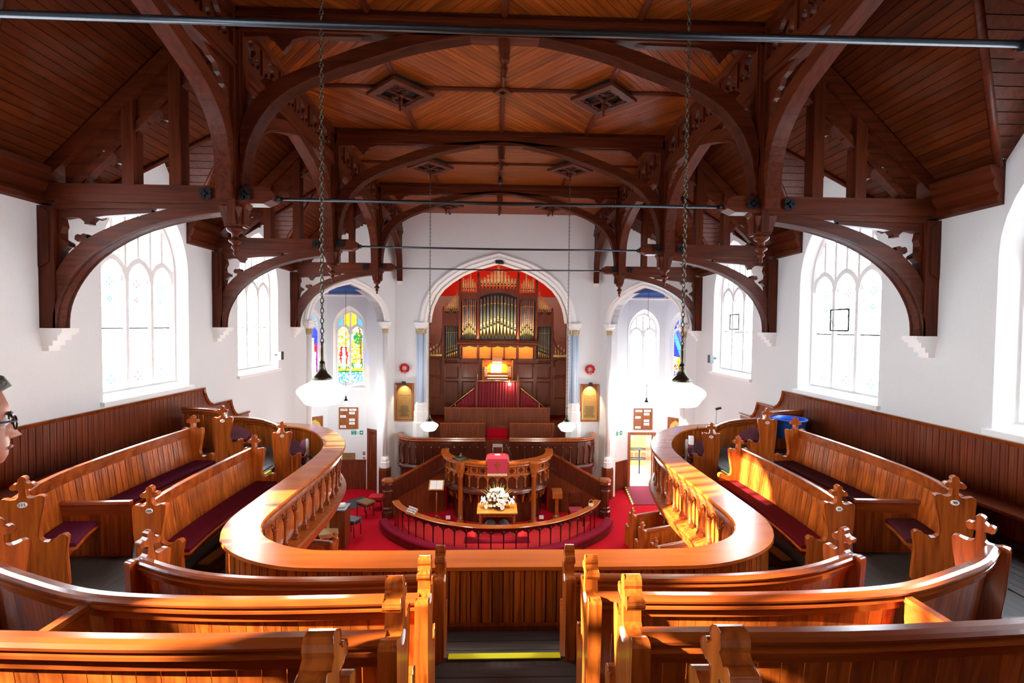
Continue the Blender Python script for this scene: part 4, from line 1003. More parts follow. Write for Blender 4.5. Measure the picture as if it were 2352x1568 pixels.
for s in (-1, 1):
    pst(s * .80, -.6, 1.95); pst(s * 1.535, -.6, 1.75); pst(s * 2.18, -1.6, .55)
    part('tower_rail', MB().box(s * .84, OY - .06, 1.1, s * 1.5, OY, 1.34).prism([(.84, 1.1), (1.5, 1.1), (1.5, .95), (1.4, 1.07), (1.17, 1.1), (.94, 1.07), (.84, .95)], lambda u, v, w_, s=s: (s * u, OY - w_, v), .02, .05), M_organ, og)
    part('tower_rail', MB().box(s * 1.58, OY - .04, 0, s * 2.15, OY + .02, .3).prism([(1.58, .3), (1.6, .62), (1.75, .48), (1.87, .66), (2.0, .48), (2.15, .55), (2.15, .3)], lambda u, v, w_, s=s: (s * u, OY - w_, v), -.02, .03), M_organ, og)
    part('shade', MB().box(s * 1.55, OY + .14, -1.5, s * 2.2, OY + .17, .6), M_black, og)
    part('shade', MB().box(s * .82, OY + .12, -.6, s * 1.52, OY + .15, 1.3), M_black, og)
    part('plinth', MB().box(s * 1.5, OY - .1, -1.62, s * 2.24, OY + .2, -1.5), M_organ, og)
    # side screens with scrolled tops
    sc_ = MB().prism([(2.2, -3.6), (2.95, -3.6), (2.95, -1.2), (2.2, -1.2)], lambda u, v, w_, s=s: (s * u, OY + .1 + w_, v), 0, .1)
    part('side_screen', sc_, M_organ, og)
    part('scroll', MB().sweep([(s * 2.22, -.1), (s * 2.25, -.5), (s * 2.36, -.8), (s * 2.6, -1.02), (s * 2.95, -1.12)], [(-.03, OY + .02), (.03, OY + .02), (.03, OY + .1), (-.03, OY + .1)], lambda a, b, c: (a, c, b)), M_organ, og)
    part('side_cornice', MB().box(s * 2.2, OY - .02, -1.22, s * 2.98, OY + .2, -1.14), M_brass, og)
    for i in range(5): part('small_pipe', MB().lathe([(.025, -1.14), (.025, -.66 - .08 * i)], (s * (2.33 + .12 * i), OY + .08, 0), 8), M_pipe, og)
    for (h0, h1) in ((-2.0, -1.4), (-2.9, -2.12)): part('panel', MB().sweep([(s * 2.3, h0), (s * 2.85, h0), (s * 2.85, h1), (s * 2.58, h1 + .1), (s * 2.3, h1)], [(-.025, OY + .08), (.025, OY + .06), (.025, OY + .1), (-.025, OY + .1)], lambda a, b, c: (a, c, b), closed=True), M_organ, og)
part('centre_arch', MB().prism([(-.76, 1.5), (.76, 1.5), (.76, 1.12), (.7, 1.17), (.5, 1.26), (.25, 1.32), (0, 1.34), (-.25, 1.32), (-.5, 1.26), (-.7, 1.17), (-.76, 1.12)], lambda u, v, w_: (u, OY - .02 - w_, v), 0, .06), M_organ, og)
part('crest', MB().box(-.8, OY - .1, 1.42, .8, OY - .02, 1.5).box(-.78, OY - .07, 1.34, .78, OY, 1.38), M_brass if 0 else M_organ, og)
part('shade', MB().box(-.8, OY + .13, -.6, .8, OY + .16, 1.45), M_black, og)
part('cornice', MB().sweep([(-1.62, OY - .32), (1.62, OY - .32)], [(.5, -.55), (0, -.55), (-.04, -.58), (-.02, -.62), (.02, -.66), (.03, -.72), (.08, -.76), (.5, -.76)]), M_organ, og)
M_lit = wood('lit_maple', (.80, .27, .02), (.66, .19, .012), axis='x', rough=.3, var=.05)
for xa, xb in ((-1.42, -.84), (-.74, -.27), (-.24, .24), (.27, .74), (.84, 1.42)):
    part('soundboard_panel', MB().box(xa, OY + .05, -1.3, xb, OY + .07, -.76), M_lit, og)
    part('valance', MB().prism([(xa - .03, -.76), (xb + .03, -.76), (xb + .03, -.83), (xb - .1, -.84), ((xa + xb) / 2, -.79), (xa + .1, -.84), (xa - .03, -.83)], lambda u, v, w_: (u, OY - .28 + w_, v), 0, .02), M_organ, og)
for x in (-1.5, -.79, -.255, .255, .79, 1.5): part('stile', MB().box(x - .03, OY + .0, -1.35, x + .03, OY + .08, -.74), M_organ, og)
lc = MB().box(-2.2, OY + .1, -3.6, -.62, OY + .2, -1.3).box(.62, OY + .1, -3.6, 2.2, OY + .2, -1.3).box(-2.2, OY + .0, -1.36, 2.2, OY + .12, -1.3)
part('lower_case', lc, M_organ, og)
for s in (-1, 1):
    for a, b in ((.75, 1.42), (1.6, 2.12)):
        for h0, h1 in ((-2.1, -1.5), (-3.2, -2.25)): part('panel', MB().sweep([(s * a, h0), (s * b, h0), (s * b, h1), (s * a, h1)], [(-.025, OY + .08), (.025, OY + .06), (.025, OY + .1), (-.025, OY + .1)], lambda u, c, d: (u, d, c), closed=True), M_organ, og)
# console recess
cn = MB().box(-.62, OY + .35, -3.5, .62, OY + .4, -1.3).box(-.62, OY + .0, -3.5, -.56, OY + .4, -1.3).box(.56, OY, -3.5, .62, OY + .4, -1.3)
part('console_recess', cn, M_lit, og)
part('console', MB().box(-.56, OY - .35, -2.2, .56, OY + .3, -2.12).box(-.56, OY - .3, -3.3, .56, OY - .25, -2.2), M_organ, og)
for i, (h, y) in enumerate(((-2.1, OY - .3), (-2.0, OY - .16))):
    kb = MB().box(-.4, y, h, .4, y + .13, h + .025); part('keyboard', kb, M_paper, og)
    kk = MB()
    for k in range(28):
        if k % 7 not in (2, 6): kk.box(-.385 + k * .0276, y + .05, h + .02, -.373 + k * .0276, y + .13, h + .034)
    part('black_keys', kk, M_black, og)['kind'] = 'stuff'
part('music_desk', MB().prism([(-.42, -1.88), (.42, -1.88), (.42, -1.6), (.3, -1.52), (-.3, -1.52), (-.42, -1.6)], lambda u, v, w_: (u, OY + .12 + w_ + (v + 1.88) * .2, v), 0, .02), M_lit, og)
for s in (-1, 1):
    jb = part('stop_jamb', MB().hexa([(s * .42, OY + .1, -2.05), (s * .54, OY - .1, -2.05), (s * .56, OY - .08, -2.05), (s * .44, OY + .14, -2.05), (s * .42, OY + .1, -1.62), (s * .54, OY - .1, -1.62), (s * .56, OY - .08, -1.62), (s * .44, OY + .14, -1.62)]), M_organ, og)
    st = MB()
    for j in range(6):
        for k in range(2): st.lathe([(.012, -.03), (.012, 0), (.018, 0), (.018, .012)][::-1], (s * (.45 + k * .06), OY + .04 - k * .1, -2.0 + j * .07), 6, axis='y')
    part('stop_knobs', st, M_paper, og)['kind'] = 'stuff'
solo('sheet_music', MB().prism([(-.27, -1.88), (.16, -1.88), (.16, -1.58), (-.27, -1.58)], lambda u, v, w_: (u, OY + .08 + w_ + (v + 1.88) * .2, v), 0, .008), M_paper, 'open white sheet music brightly lit on the organ desk', 'sheet music')
lp = thing('console_lamp', 'copper strip lamp over the organ music desk', 'lamp', (-.02, OY, -1.35))
part('shade', MB().box(-.22, OY - .12, -1.42, .18, OY + .02, -1.24), plain('copper', (.75, .33, .18), .3, metal=.8), lp)
part('tube', MB().box(-.2, OY - .1, -1.445, .16, OY, -1.425), plain('lamp_glow', (1, .9, .6), .5, emit=((1, .78, .4), 30)), lp)
def light(name, kind, loc, energy, col, size=.1, **kw):
    d = bpy.data.lights.new(name, kind); d.energy = energy; d.color = col
    if kind == 'AREA': d.size = size; d.shape = kw.get('shape', 'SQUARE'); d.size_y = kw.get('sy', size)
    else: d.shadow_soft_size = size
    if kind == 'SPOT': d.spot_size = kw.get('cone', 1.0); d.spot_blend = .5
    o = bpy.data.objects.new(name, d); COL.objects.link(o); o.location = (loc[0], loc[1], loc[2] + ZC)
    if 'to' in kw: o.rotation_euler = (Vector(kw['to']) - Vector(loc)).to_track_quat('-Z', 'Y').to_euler()
    return o
light('console_light', 'AREA', (-.02, OY - .05, -1.46), 22, (1, .72, .4), .38, to=(-.02, OY - .02, -2.5), shape='RECTANGLE', sy=.08)
light('soundboard_light', 'AREA', (0, OY - .2, -.775), 10, (1, .62, .25), 2.9, to=(0, OY + .35, -1.4), shape='RECTANGLE', sy=.05)
br_ = thing('desk_lamp', 'small glowing lamp clipped to the brass curtain rail', 'lamp', (.45, 18.55, -2.2))
part('bulb', MB().ball((.45, 18.55, -2.22), .055, 10, 6), plain('bulb_glow', (1, .9, .7), .5, emit=((1, .85, .6), 40)), br_)
part('clip', MB().box(.43, 18.53, -2.12, .47, 18.6, -2.06).tube([(.45, 18.56, -2.1), (.45, 18.56, -2.18)], .01, 6), M_brass, br_)
light('chamber_uplight', 'AREA', (0, 20.7, .6), 22, (1, .8, .55), 3.0, to=(0, 20.2, 3), shape='RECTANGLE', sy=.6)
light('case_uplight', 'AREA', (0, OY - .3, -.5), 28, (1, .78, .5), 2.8, to=(0, OY - .05, 2.0), shape='RECTANGLE', sy=.08)
light('desk_glow', 'POINT', (.45, 18.45, -2.2), 12, (1, .8, .55), .06)
cam_ = solo('camera_box', MB().box(-.12, ENDY - .08, 2.3, .12, ENDY + .12, 2.42).box(.0, ENDY - .12, 2.28, .18, ENDY + .05, 2.38), M_black, 'small black camera hanging at the peak of the organ arch', 'camera')
# organ curtain with brass rails
ct = thing('curtain_screen', 'crimson velvet curtain on brass rails in front of the organ console', 'curtain', (0, 18.6, -3.3))
def drape(x0, x1, t0, t1, h0, y):
    mb = MB(); n = 80 if x1 - x0 > 1 else 34
    for i in range(n + 1):
        x = x0 + (x1 - x0) * i / n; tp = t0 + (t1 - t0) * i / n; d = .03 * math.sin(i * 1.1 + .4 * math.sin(i * .37)) + .012 * math.sin(i * 2.3)
        mb.v += [(x, y + d * .6, tp), (x + .01 * math.sin(i), y + d * 1.4, h0)]
    for i in range(n): mb.face([2 * i, 2 * i + 2, 2 * i + 3, 2 * i + 1], True)
    return mb
part('drape', drape(-.76, .78, -2.15, -2.15, -3.3, 18.6), M_curtain, ct)
part('drape', drape(-1.58, -.8, -3.02, -2.35, -3.3, 18.62), M_curtain, ct); part('drape', drape(.82, 1.62, -2.35, -3.02, -3.3, 18.62), M_curtain, ct)
part('rail', MB().tube([(-.78, 18.57, -2.1), (.8, 18.57, -2.1)], .018), M_brass, ct)
for s in (-1, 1):
    part('rail', MB().tube([(s * .8, 18.6, -2.3), (s * 1.82, 18.6, -3.12)], .018).ball((s * 1.84, 18.6, -3.14), .035), M_brass, ct)
    part('standard', MB().tube([(s * 1.62, 18.6, -3.0), (s * 1.62, 18.6, -3.75)], .015), M_brass, ct)
    part('post', MB().box(s * .8 - .035, 18.56, -3.75, s * .8 + .035, 18.63, -2.05).lathe([(.05, -2.05), (.06, -2.02), (.03, -1.99), (.05, -1.94), (.005, -1.82)], (s * .8, 18.6, 0), 6), M_organ, ct)
# ================================================================== CHOIR STALLS
ch = MB().box(-3.0, 18.3, G, 3.0, 21.6, -3.75).box(-2.9, 17.7, G, 2.9, 18.3, -4.2).box(-2.9, 17.3, G, 2.9, 17.7, -4.6)
struct('floor_choir', ch, M_wain)
def back_row(x0, x1, y, ht, hb, label):
    t = thing('choir_pew', label, 'pew', ((x0 + x1) / 2, y, hb), 'choir pews')
    part('cap_rail', MB().box(x0, y - .05, ht - .03, x1, y + .04, ht), M_pulp, t)
    n = int((x1 - x0) / .1)
    me = MB().prism([(-.048, 0), (.048, 0), (.048, ht - hb - .03), (-.048, ht - hb - .03)], lambda u, v, w_: (u, w_, v), -.01, .01).mesh('board', M_organ)
    for k in range(n): inst('board', me, t, x0 + (x1 - x0) * (k + .5) / n, y, hb)
    part('seat', MB().box(x0, y + .03, hb + .35, x1, y + .36, hb + .39), M_organ, t)
    part('seat_pad', MB().box(x0 + .03, y + .06, hb + .39, x1 - .03, y + .35, hb + .42), M_carpet, t)
back_row(-2.0, 2.0, 18.3, -3.07, -3.75, 'long dark boarded choir pew back directly below the crimson curtain')
back_row(-2.1, -.45, 17.75, -3.55, -4.2, 'short boarded choir pew left of the red carpeted gap')
back_row(.45, 2.1, 17.75, -3.55, -4.2, 'short boarded choir pew right of the red carpeted gap')
for s in (-1, 1):
    st_ = MB()
    for k in range(4): st_.box(s * .0 - .0, 0, 0, 0, 0, 0) if 0 else None
    t = thing('choir_screen', 'dark arcaded curved choir front, %s of the carpeted steps' % SIDE[s], 'choir screen', (s * 2, 16.9, -5.05), 'choir fronts')
    cp = smooth_path([(s * .42, 16.95), (s * 2.4, 16.95), (s * 3.0, 17.0), (s * 3.35, 17.2), (s * 3.5, 17.5), (s * 3.5, 17.85)], .12)
    sg = s
    part('top_rail', MB().sweep(cp, [(0, -3.9), (-.09 * sg, -3.91), (-.1 * sg, -3.95), (-.06 * sg, -3.99), (-.07 * sg, -4.03), (0, -4.06), (.06 * sg, -4.0), (.08 * sg, -3.93)]), M_pulp, t)
    part('panel', MB().sweep(cp, [(-.01, -4.05), (.01, -4.05), (.01, G), (-.01, G)]), M_pulpd, t)
    part('base_mould', MB().sweep(cp, [(0, -4.85), (-.06 * sg, -4.88), (-.1 * sg, -4.95), (-.08 * sg, -5.02), (-.03 * sg, -5.06), (-.02 * sg, -5.14), (0, -5.16)]), M_pulpd, t)
    cl_ = MB().lathe([(.035, -4.85), (.035, -4.8), (.018, -4.77), (.018, -4.3), (.028, -4.27), (.03, -4.22)], seg=8).mesh('colonnette', M_pulpd)
    ap = MB().prism([(-.13, -4.3), (-.1, -4.3)] + [(x, y - 4.3) for x, y in parch(.1, .13, 4)[::-1]] + [(.13, -4.3), (.13, -4.06), (-.13, -4.06)], lambda u, v, w_: (u, w_, v), -.012, .012).mesh('arch', M_pulpd)
    for x, y, a in along(offset(cp, -.05 * sg), .26):
        inst('colonnette', cl_, t, x - .13 * math.cos(a), y - .13 * math.sin(a), 0); inst('arch', ap, t, x, y, 0, a)
steps = thing('choir_steps', 'red carpeted steps rising between the two choir fronts', 'steps', (0, 17, G))
for k in range(7): part('step', MB().box(-.4, 16.6 + k * .28, G, .4, 16.6 + k * .28 + .3, -5.6 + k * .29), M_carpet, steps)
# ================================================================== PULPIT
pu = thing('pulpit', 'large carved bow-fronted oak rostrum with polished curving book ledge on two columns', 'pulpit', (0, 15.6, G))
PP = smooth_path([(-1.78, 16.55), (-1.75, 16.1), (-1.62, 15.7), (-1.4, 15.42), (-1.15, 15.22), (-.85, 15.05), (-.45, 14.9), (0, 14.85), (.45, 14.9), (.85, 15.05), (1.15, 15.22), (1.4, 15.42), (1.62, 15.7), (1.75, 16.1), (1.78, 16.55)], .1)
part('book_ledge', MB().sweep(PP, [(-.12, -4.2), (.14, -4.19), (.14, -4.22), (-.12, -4.235)]), M_book, pu)
part('cornice', MB().sweep(PP, [(-.1, -4.235), (-.12, -4.26), (-.07, -4.3), (-.08, -4.34), (-.02, -4.38), (.1, -4.38), (.1, -4.235)]), M_pulp, pu)
part('body_panel', MB().sweep(offset(PP, .08), [(-.01, -4.38), (.03, -4.38), (.03, -5.1), (-.01, -5.1)]), M_pulpd, pu)
part('mid_moulding', MB().sweep(offset(PP, .03), [(.03, -4.6), (-.03, -4.61), (-.04, -4.64), (-.01, -4.66), (.03, -4.66)]), M_pulp, pu)
part('base_moulding', MB().sweep(offset(PP, .03), [(.05, -5.04), (-.03, -5.06), (-.09, -5.1), (-.1, -5.15), (-.05, -5.19), (-.06, -5.22), (0, -5.27), (.1, -5.3), (.1, -5.04)]), M_pulpd, pu)
part('lower_body', MB().sweep(offset(PP, .28), [(-.01, -5.2), (.03, -5.2), (.03, G), (-.01, G)]), M_pulpd, pu)
pm = MB().box(-.022, -.022, -5.06, .022, .022, -4.64).lathe([(.03, -5.04), (.03, -5.0), (.016, -4.98), (.016, -4.82), (.03, -4.78), (.03, -4.74)], (0, -.03, 0), 8).mesh('pilaster', M_pulp)
am = MB().prism([(-.14, -4.76), (-.115, -4.76), (-.1, -4.71), (-.05, -4.7), (0, -4.66), (.05, -4.7), (.1, -4.71), (.115, -4.76), (.14, -4.76), (.14, -4.62), (-.14, -4.62)], lambda u, v, w_: (u, w_, v), -.02, .02).mesh('ogee_arch', M_pulp)
q4 = MB().prism([(-.14, -4.6), (.14, -4.6), (.14, -4.39), (-.14, -4.39)], lambda u, v, w_: (u, w_, v), -.012, .012, [quatre(0, -4.5, .09)]).mesh('quatrefoil_panel', M_pulp)
brk = MB().prism([(0, -5.2), (-.1, -5.22), (-.08, -5.3), (-.03, -5.4), (0, -5.55), (.04, -5.6), (.12, -5.2)], lambda u, v, w_: (w_, u, v), -.025, .025).mesh('drop_bracket', M_pulp)
for x, y, a in along(offset(PP, .045), .3):
    inst('pilaster', pm, pu, x - .15 * math.cos(a), y - .15 * math.sin(a), 0, a); inst('ogee_arch', am, pu, x, y, 0, a); inst('quatrefoil_panel', q4, pu, x, y, 0, a)
    inst('drop_bracket', brk, pu, x - .15 * math.cos(a) - .1 * math.sin(a), y - .15 * math.sin(a) + .1 * math.cos(a), 0, a)
for s in (-1, 1):
    part('column', MB().lathe([(.16, G), (.16, G + .06), (.13, G + .08), (.12, G + .13), (.085, G + .16), (.1, G + .2), (.08, G + .22), (.078, -4.75), (.1, -4.73), (.085, -4.69), (.1, -4.6), (.14, -4.54), (.12, -4.5), (.17, -4.42), (.18, -4.3), (.2, -4.24)], (s * 1.15, 15.13, 0), 12), M_pulp, pu)
    part('column_ledge', MB().lathe([(.24, -4.24), (.25, -4.2), (.24, -4.19)], (s * 1.15, 15.13, 0), 8, smooth=False, rot=PI / 8), M_book, pu)
    part('floor_board', MB().box(s * .0, 15.4, -5.1, s * 1.6, 16.6, -5.05), M_pulpd, pu)
    # stairs
    t = thing('pulpit_stair', 'dark panelled stair climbing to the pulpit from the %s newel, red treads' % SIDE[s], 'staircase', (s * 2.6, 16.2, G), 'pulpit stairs')
    A = Vector((s * 3.42, 15.8, -5.1)); B = Vector((s * 1.75, 16.2, -4.22)); D = B - A
    f = lambda u, v, w_, A=A, D=D, s=s: (A.x + D.x * u, A.y + D.y * u + w_, A.z + D.z * u + v)
    part('handrail', MB().prism([(0, -.03), (1, -.03), (1, .04), (0, .04)], f, -.05, .05), M_rail, t)
    part('string', MB().prism([(0, -.62), (1, -.62), (1, -.5), (0, -.5)], f, -.04, .04), M_pulpd, t)
    part('panel', MB().prism([(0, -.5), (1, -.5), (1, -.03), (0, -.03)], f, -.008, .008), M_pulpd, t)
    for k in range(7): part('stile', MB().prism([(k / 6 - .012 if k else 0, -.5), (k / 6 + .012, -.5), (k / 6 + .012, -.03), (k / 6 - .012 if k else 0, -.03)], f, -.025, .025), M_pulpd, t)
    part('spandrel', MB().prism([(A.x, G), (B.x, G), (B.x, B.z - .6), (A.x, A.z - .6)], lambda u, v, w_, A=A, D=D: (u, A.y + (u - A.x) / D.x * D.y + w_ + .02, v), 0, .02), M_wain, t)
    for k in range(6): part('tread', MB().box(s * (3.4 - k * .28), 15.95 + k * .06, G, s * (3.1 - k * .28), 16.8, G + .19 * (k + 1)), M_carpet, t)
    # newel
    n = thing('newel_post', 'stout octagonal newel post at the foot of the %s pulpit stair' % SIDE[s], 'newel post', (s * 3.55, 15.72, G), 'octagonal newels')
    part('shaft', MB().lathe([(.19, G), (.19, G + .2), (.165, G + .24), (.165, G + .3), (.18, G + .33), (.15, G + .37), (.15, G + .85), (.175, G + .88), (.15, G + .92), (.15, G + 1.02), (.19, G + 1.1), (.17, G + 1.15)], (s * 3.55, 15.72, 0), 8, smooth=False, rot=PI / 8), M_pulpd, n)
    part('cap', MB().lathe([(.17, G + 1.15), (.215, G + 1.2), (.21, G + 1.24), (.17, G + 1.27)], (s * 3.55, 15.72, 0), 8, smooth=False, rot=PI / 8), M_pulp, n)
# pulpit fall, desk, lamp, bible stand
fa = thing('pulpit_fall', 'burgundy velvet fall with gold cross and fringe over the pulpit front', 'altar cloth', (0, 14.75, -4.62))
part('cloth', MB().prism([(-.31, -4.05), (.31, -4.05), (.31, -4.5), (-.31, -4.5)], lambda u, v, w_: (u, 14.70 + w_, v), 0, .02), M_velvet, fa)
part('cross', MB().prism([(-.022, -4.43), (.022, -4.43), (.022, -4.24), (.085, -4.24), (.085, -4.2), (.022, -4.2), (.022, -4.12), (-.022, -4.12), (-.022, -4.2), (-.085, -4.2), (-.085, -4.24), (-.022, -4.24)], lambda u, v, w_: (u, 14.692 + w_, v), 0, .008), M_gold, fa)
fg = MB()
for k in range(16): fg.box(-.3 + k * .038, 14.70, -4.57, -.3 + k * .038 + .02, 14.715, -4.5)
part('fringe', fg, plain('cream_fringe', (.85, .7, .4), .7), fa)['kind'] = 'stuff'
dk = thing('reading_desk', 'burgundy padded reading desk with grey book stand above the pulpit ledge', 'lectern', (0, 14.95, -4.2))
part('pad', MB().prism([(-.36, -4.1), (.36, -4.1), (.34, -4.02), (.25, -3.98), (-.25, -3.98), (-.34, -4.02)], lambda u, v, w_: (u, 14.72 + w_ + (v + 4.1) * .8, v), 0, .3), M_velvet, dk)
part('book_stand', MB().box(-.15, 15.15, -3.8, .15, 15.17, -3.7).tube([(-.15, 15.1, -4.0), (-.15, 15.16, -3.72)], .008, 5).tube([(.15, 15.1, -4.0), (.15, 15.16, -3.72)], .008, 5), plain('grey_metal', (.3, .3, .28), .4, metal=.5), dk)
part('paper', MB().box(-.08, 14.85, -3.975, .08, 14.93, -3.96), M_paper, dk)
part('support', MB().box(-.1, 14.85, -4.2, .1, 15.1, -4.02), M_pulp, dk)
bs = solo('bible_stand', MB().prism([(-.2, -.2), (.2, -.2), (.2, .2), (-.2, .2)], lambda u, v, w_: (-1.15 + u * .8 - v * .6, 15.13 + u * .6 + v * .8, w_), -4.185, -4.15).prism([(-.13, -.13), (.13, -.13), (.13, .13), (-.13, .13)], lambda u, v, w_: (-1.15 + u * .8 - v * .6, 15.13 + u * .6 + v * .8, w_), -4.15, -4.1).lathe([(.07, -4.1), (.05, -4.06), (.02, -4.03), (.035, -4.0), (.005, -3.97)], (-1.15, 15.13, 0), 10), M_bronze, 'small bronze lidded casket on the left end of the pulpit ledge', 'casket')
mic = solo('microphone', MB().tube([(.42, 15.0, -4.19), (.42, 14.98, -4.0), (.3, 14.9, -3.72)], .008, 6).tube([(.3, 14.9, -3.72), (.26, 14.87, -3.66)], .018, 6).lathe([(.05, -4.19), (.045, -4.17)], (.42, 15.0, 0), 10), M_black, 'thin black gooseneck microphone on the pulpit ledge', 'microphone')
# ================================================================== COMMUNION RAIL, TABLE, FLOWERS
CR = smooth_path([(-3.2, 15.05), (-2.98, 14.6), (-2.55, 14.1), (-1.95, 13.6), (-1.3, 13.27), (-.6, 13.07), (0, 13.02), (.6, 13.07), (1.3, 13.27), (1.95, 13.6), (2.55, 14.1), (2.98, 14.6), (3.2, 15.05)], .12)
cr = thing('communion_rail', 'semicircular polished communion rail on dark turned balusters', 'communion rail', (0, 13.02, G))
RT = G + .8
part('top_rail', MB().sweep(CR, [(-.06, RT), (.14, RT), (.15, RT - .015), (.13, RT - .035), (-.05, RT - .035), (-.075, RT - .015)]), M_book, cr)
part('under_rail', MB().sweep(CR, [(-.04, RT - .035), (.1, RT - .035), (.08, RT - .07), (.06, RT - .12), (.0, RT - .12), (-.02, RT - .07)]), M_pulpd, cr)
bm3 = MB().lathe([(.035, .0), (.035, .05), (.02, .07), (.022, .1), (.016, .12), (.02, .5), (.03, .53), (.018, .55), (.03, .58), (.03, .7)], seg=8).mesh('baluster', M_pulpd)
am3 = MB().prism([(-.165, .7), (.165, .7), (.165, .56), (.14, .58), (.1, .615), (.05, .625), (0, .66), (-.05, .625), (-.1, .615), (-.14, .58), (-.165, .56)], lambda u, v, w_: (u, w_, v), -.012, .012).mesh('ogee_arch', M_pulpd)
for x, y, a in along(offset(CR, .04), .34):
    inst('baluster', bm3, cr, x - .17 * math.cos(a), y - .17 * math.sin(a), G, a); inst('ogee_arch', am3, cr, x, y, G, a)
kn = thing('kneeling_cushion', 'curved buttoned crimson kneeler around the outside of the communion rail', 'kneeler', (0, 12.7, G))
part('pad', MB().sweep(CR, [(-.18, G + .2), (-.2, G + .27), (-.25, G + .3), (-.4, G + .3), (-.46, G + .27), (-.48, G + .2)], smooth=True), M_kneel, kn)
part('plinth', MB().sweep(CR, [(-.2, G), (-.2, G + .2), (-.46, G + .2), (-.46, G)]), M_pulpd, kn)
for x, y, a in along(offset(CR, -.33), .3): part('button', MB().ball((x, y, G + .3), .016, 6, 4), plain('button', (.12, .005, .015), .8) if 'button' not in bpy.data.materials else bpy.data.materials['button'], kn)
solo('step_carpet', MB().prism([(-3.0, 15.3), (-2.7, 14.6), (-1.9, 13.85), (-.9, 13.45), (0, 13.35), (.9, 13.45), (1.9, 13.85), (2.7, 14.6), (3.0, 15.3)], fI, G, G + .02), plain('bright_red_carpet', (.62, .012, .016), .9, bump=.2, bscale=200), 'brighter red carpet inside the communion rail', 'carpet')
solo('crimson_mat', MB().box(-.95, 13.75, G + .02, .95, 14.15, G + .035), plain('mat', (.17, .004, .014), .95, spec=.1), 'darker crimson mat on the floor in front of the communion table', 'mat')
tb = thing('communion_table', 'small light oak communion table carrying the flowers', 'table', (0, 14.55, G))
TT = G + .76
part('tabletop', MB().prism([(-.6, 14.1), (.6, 14.1), (.6, 15.02), (-.6, 15.02)], fI, TT - .03, TT), M_table, tb)
part('apron', MB().box(-.53, 14.16, TT - .14, .53, 14.19, TT - .03).box(-.53, 14.93, TT - .14, .53, 14.96, TT - .03).box(-.53, 14.16, TT - .14, -.5, 14.96, TT - .03).box(.5, 14.16, TT - .14, .53, 14.96, TT - .03), M_pulp, tb)
for x in (-.5, .5):
    for y in (14.19, 14.93): part('leg', MB().lathe([(.035, G + .02), (.04, G + .06), (.025, G + .1), (.03, G + .4), (.04, G + .55), (.04, TT - .03)], (x, y, 0), 8), M_pulp, tb)
for s in (-1, 1): solo('grey_cushion', MB().ball((s * .2, 14.5, G + .21), .19, 12, 8, sx=1, sy=1.2, sz=1), plain('grey_cloth', (.12, .12, .14), .8), 'dark grey round cushion stored under the communion table, %s one' % SIDE[s], 'cushion', 'grey cushions')
fw = thing('flower_arrangement', 'large white and pale pink flower arrangement on the communion table', 'flowers', (0, 14.5, TT))
rnd = random.Random(3)
part('bowl', MB().lathe([(.09, TT), (.13, TT + .03), (.15, TT + .09), (.13, TT + .1)], (0, 14.5, 0), 12), M_bronze, fw)
def blossom(r, m, n=7):
    mb = MB()
    for k in range(n):
        a = 2 * PI * k / n; c, s_ = math.cos(a), math.sin(a); w_ = r * .42
        b = len(mb.v); mb.v += [(0, 0, 0), (c * r * .6 - s_ * w_, s_ * r * .6 + c * w_, r * .25), (c * r, s_ * r, r * .45), (c * r * .6 + s_ * w_, s_ * r * .6 - c * w_, r * .25)]
        mb.face([b, b + 1, b + 2, b + 3])
    mb.ball((0, 0, r * .15), r * .35, 6, 4)
    return mb.mesh('blossom', m)
pet = [plain('petal_white', (.95, .93, .88), .6), plain('petal_pink', (.90, .62, .60), .6), plain('petal_cream', (.95, .85, .6), .6)]
bms = [blossom(r, m, n) for m in pet for r, n in ((.045, 6), (.07, 9))]
M_leaf = plain('leaf', (.04, .10, .03), .5); M_lime = plain('palm', (.65, .6, .2), .5)
for k in range(150):
    a = rnd.uniform(0, 2 * PI); el = rnd.uniform(-.15, 1.45); R_ = rnd.uniform(.2, .34) * (1.2 if el < .3 else 1)
    if k > 118: a = rnd.choice((0, PI)) + rnd.uniform(-.4, .4); el = rnd.uniform(-.05, .25); R_ = rnd.uniform(.35, .52)
    x, y, z = R_ * math.cos(el) * math.cos(a), R_ * math.cos(el) * math.sin(a) * .7, .16 + R_ * math.sin(el) * 1.35
    z = max(z, .03)
    o = inst('blossom', bms[0 if k > 118 else rnd.choice((0, 1, 0, 1, 2, 3, 4))], fw, x, 14.5 + y, TT + z)
    o.rotation_euler = Vector((x, y - .3, z)).to_track_quat('Z', 'Y').to_euler()
lf = MB()
for k in range(160):
    a = rnd.uniform(0, 2 * PI); el = rnd.uniform(-.1, 1.3); R_ = rnd.uniform(.1, .3); d = Vector((math.cos(el) * math.cos(a), math.cos(el) * math.sin(a) * .7, math.sin(el) * 1.2)); p = d * R_ + Vector((0, 14.5, TT + .15)); sd_ = d.cross(Vector((0, .3, 1))).normalized() * .018
    b = len(lf.v); lf.v += [tuple(p), tuple(p + d * .05 + sd_), tuple(p + d * .11), tuple(p + d * .05 - sd_)]; lf.face([b, b + 1, b + 2, b + 3])
part('leaves', lf, M_leaf, fw)['kind'] = 'stuff'
for k in range(16):
    a = -1.0 + 2.0 * k / 15 + rnd.uniform(-.05, .05); L = rnd.uniform(.5, .62); d = Vector((math.sin(a), .1, math.cos(a))); p = Vector((0, 14.52, TT + .2))
    q = p + d * L; sd_ = Vector((math.cos(a), 0, -math.sin(a))) * .007
    mb = MB(); mb.v = [tuple(p - sd_), tuple(p + sd_), tuple(p + d * L * .6 + sd_ * 1.4), tuple(q), tuple(p + d * L * .6 - sd_ * 1.4)]; mb.face([0, 1, 2, 3, 4]); part('palm_spike', mb, M_lime, fw)
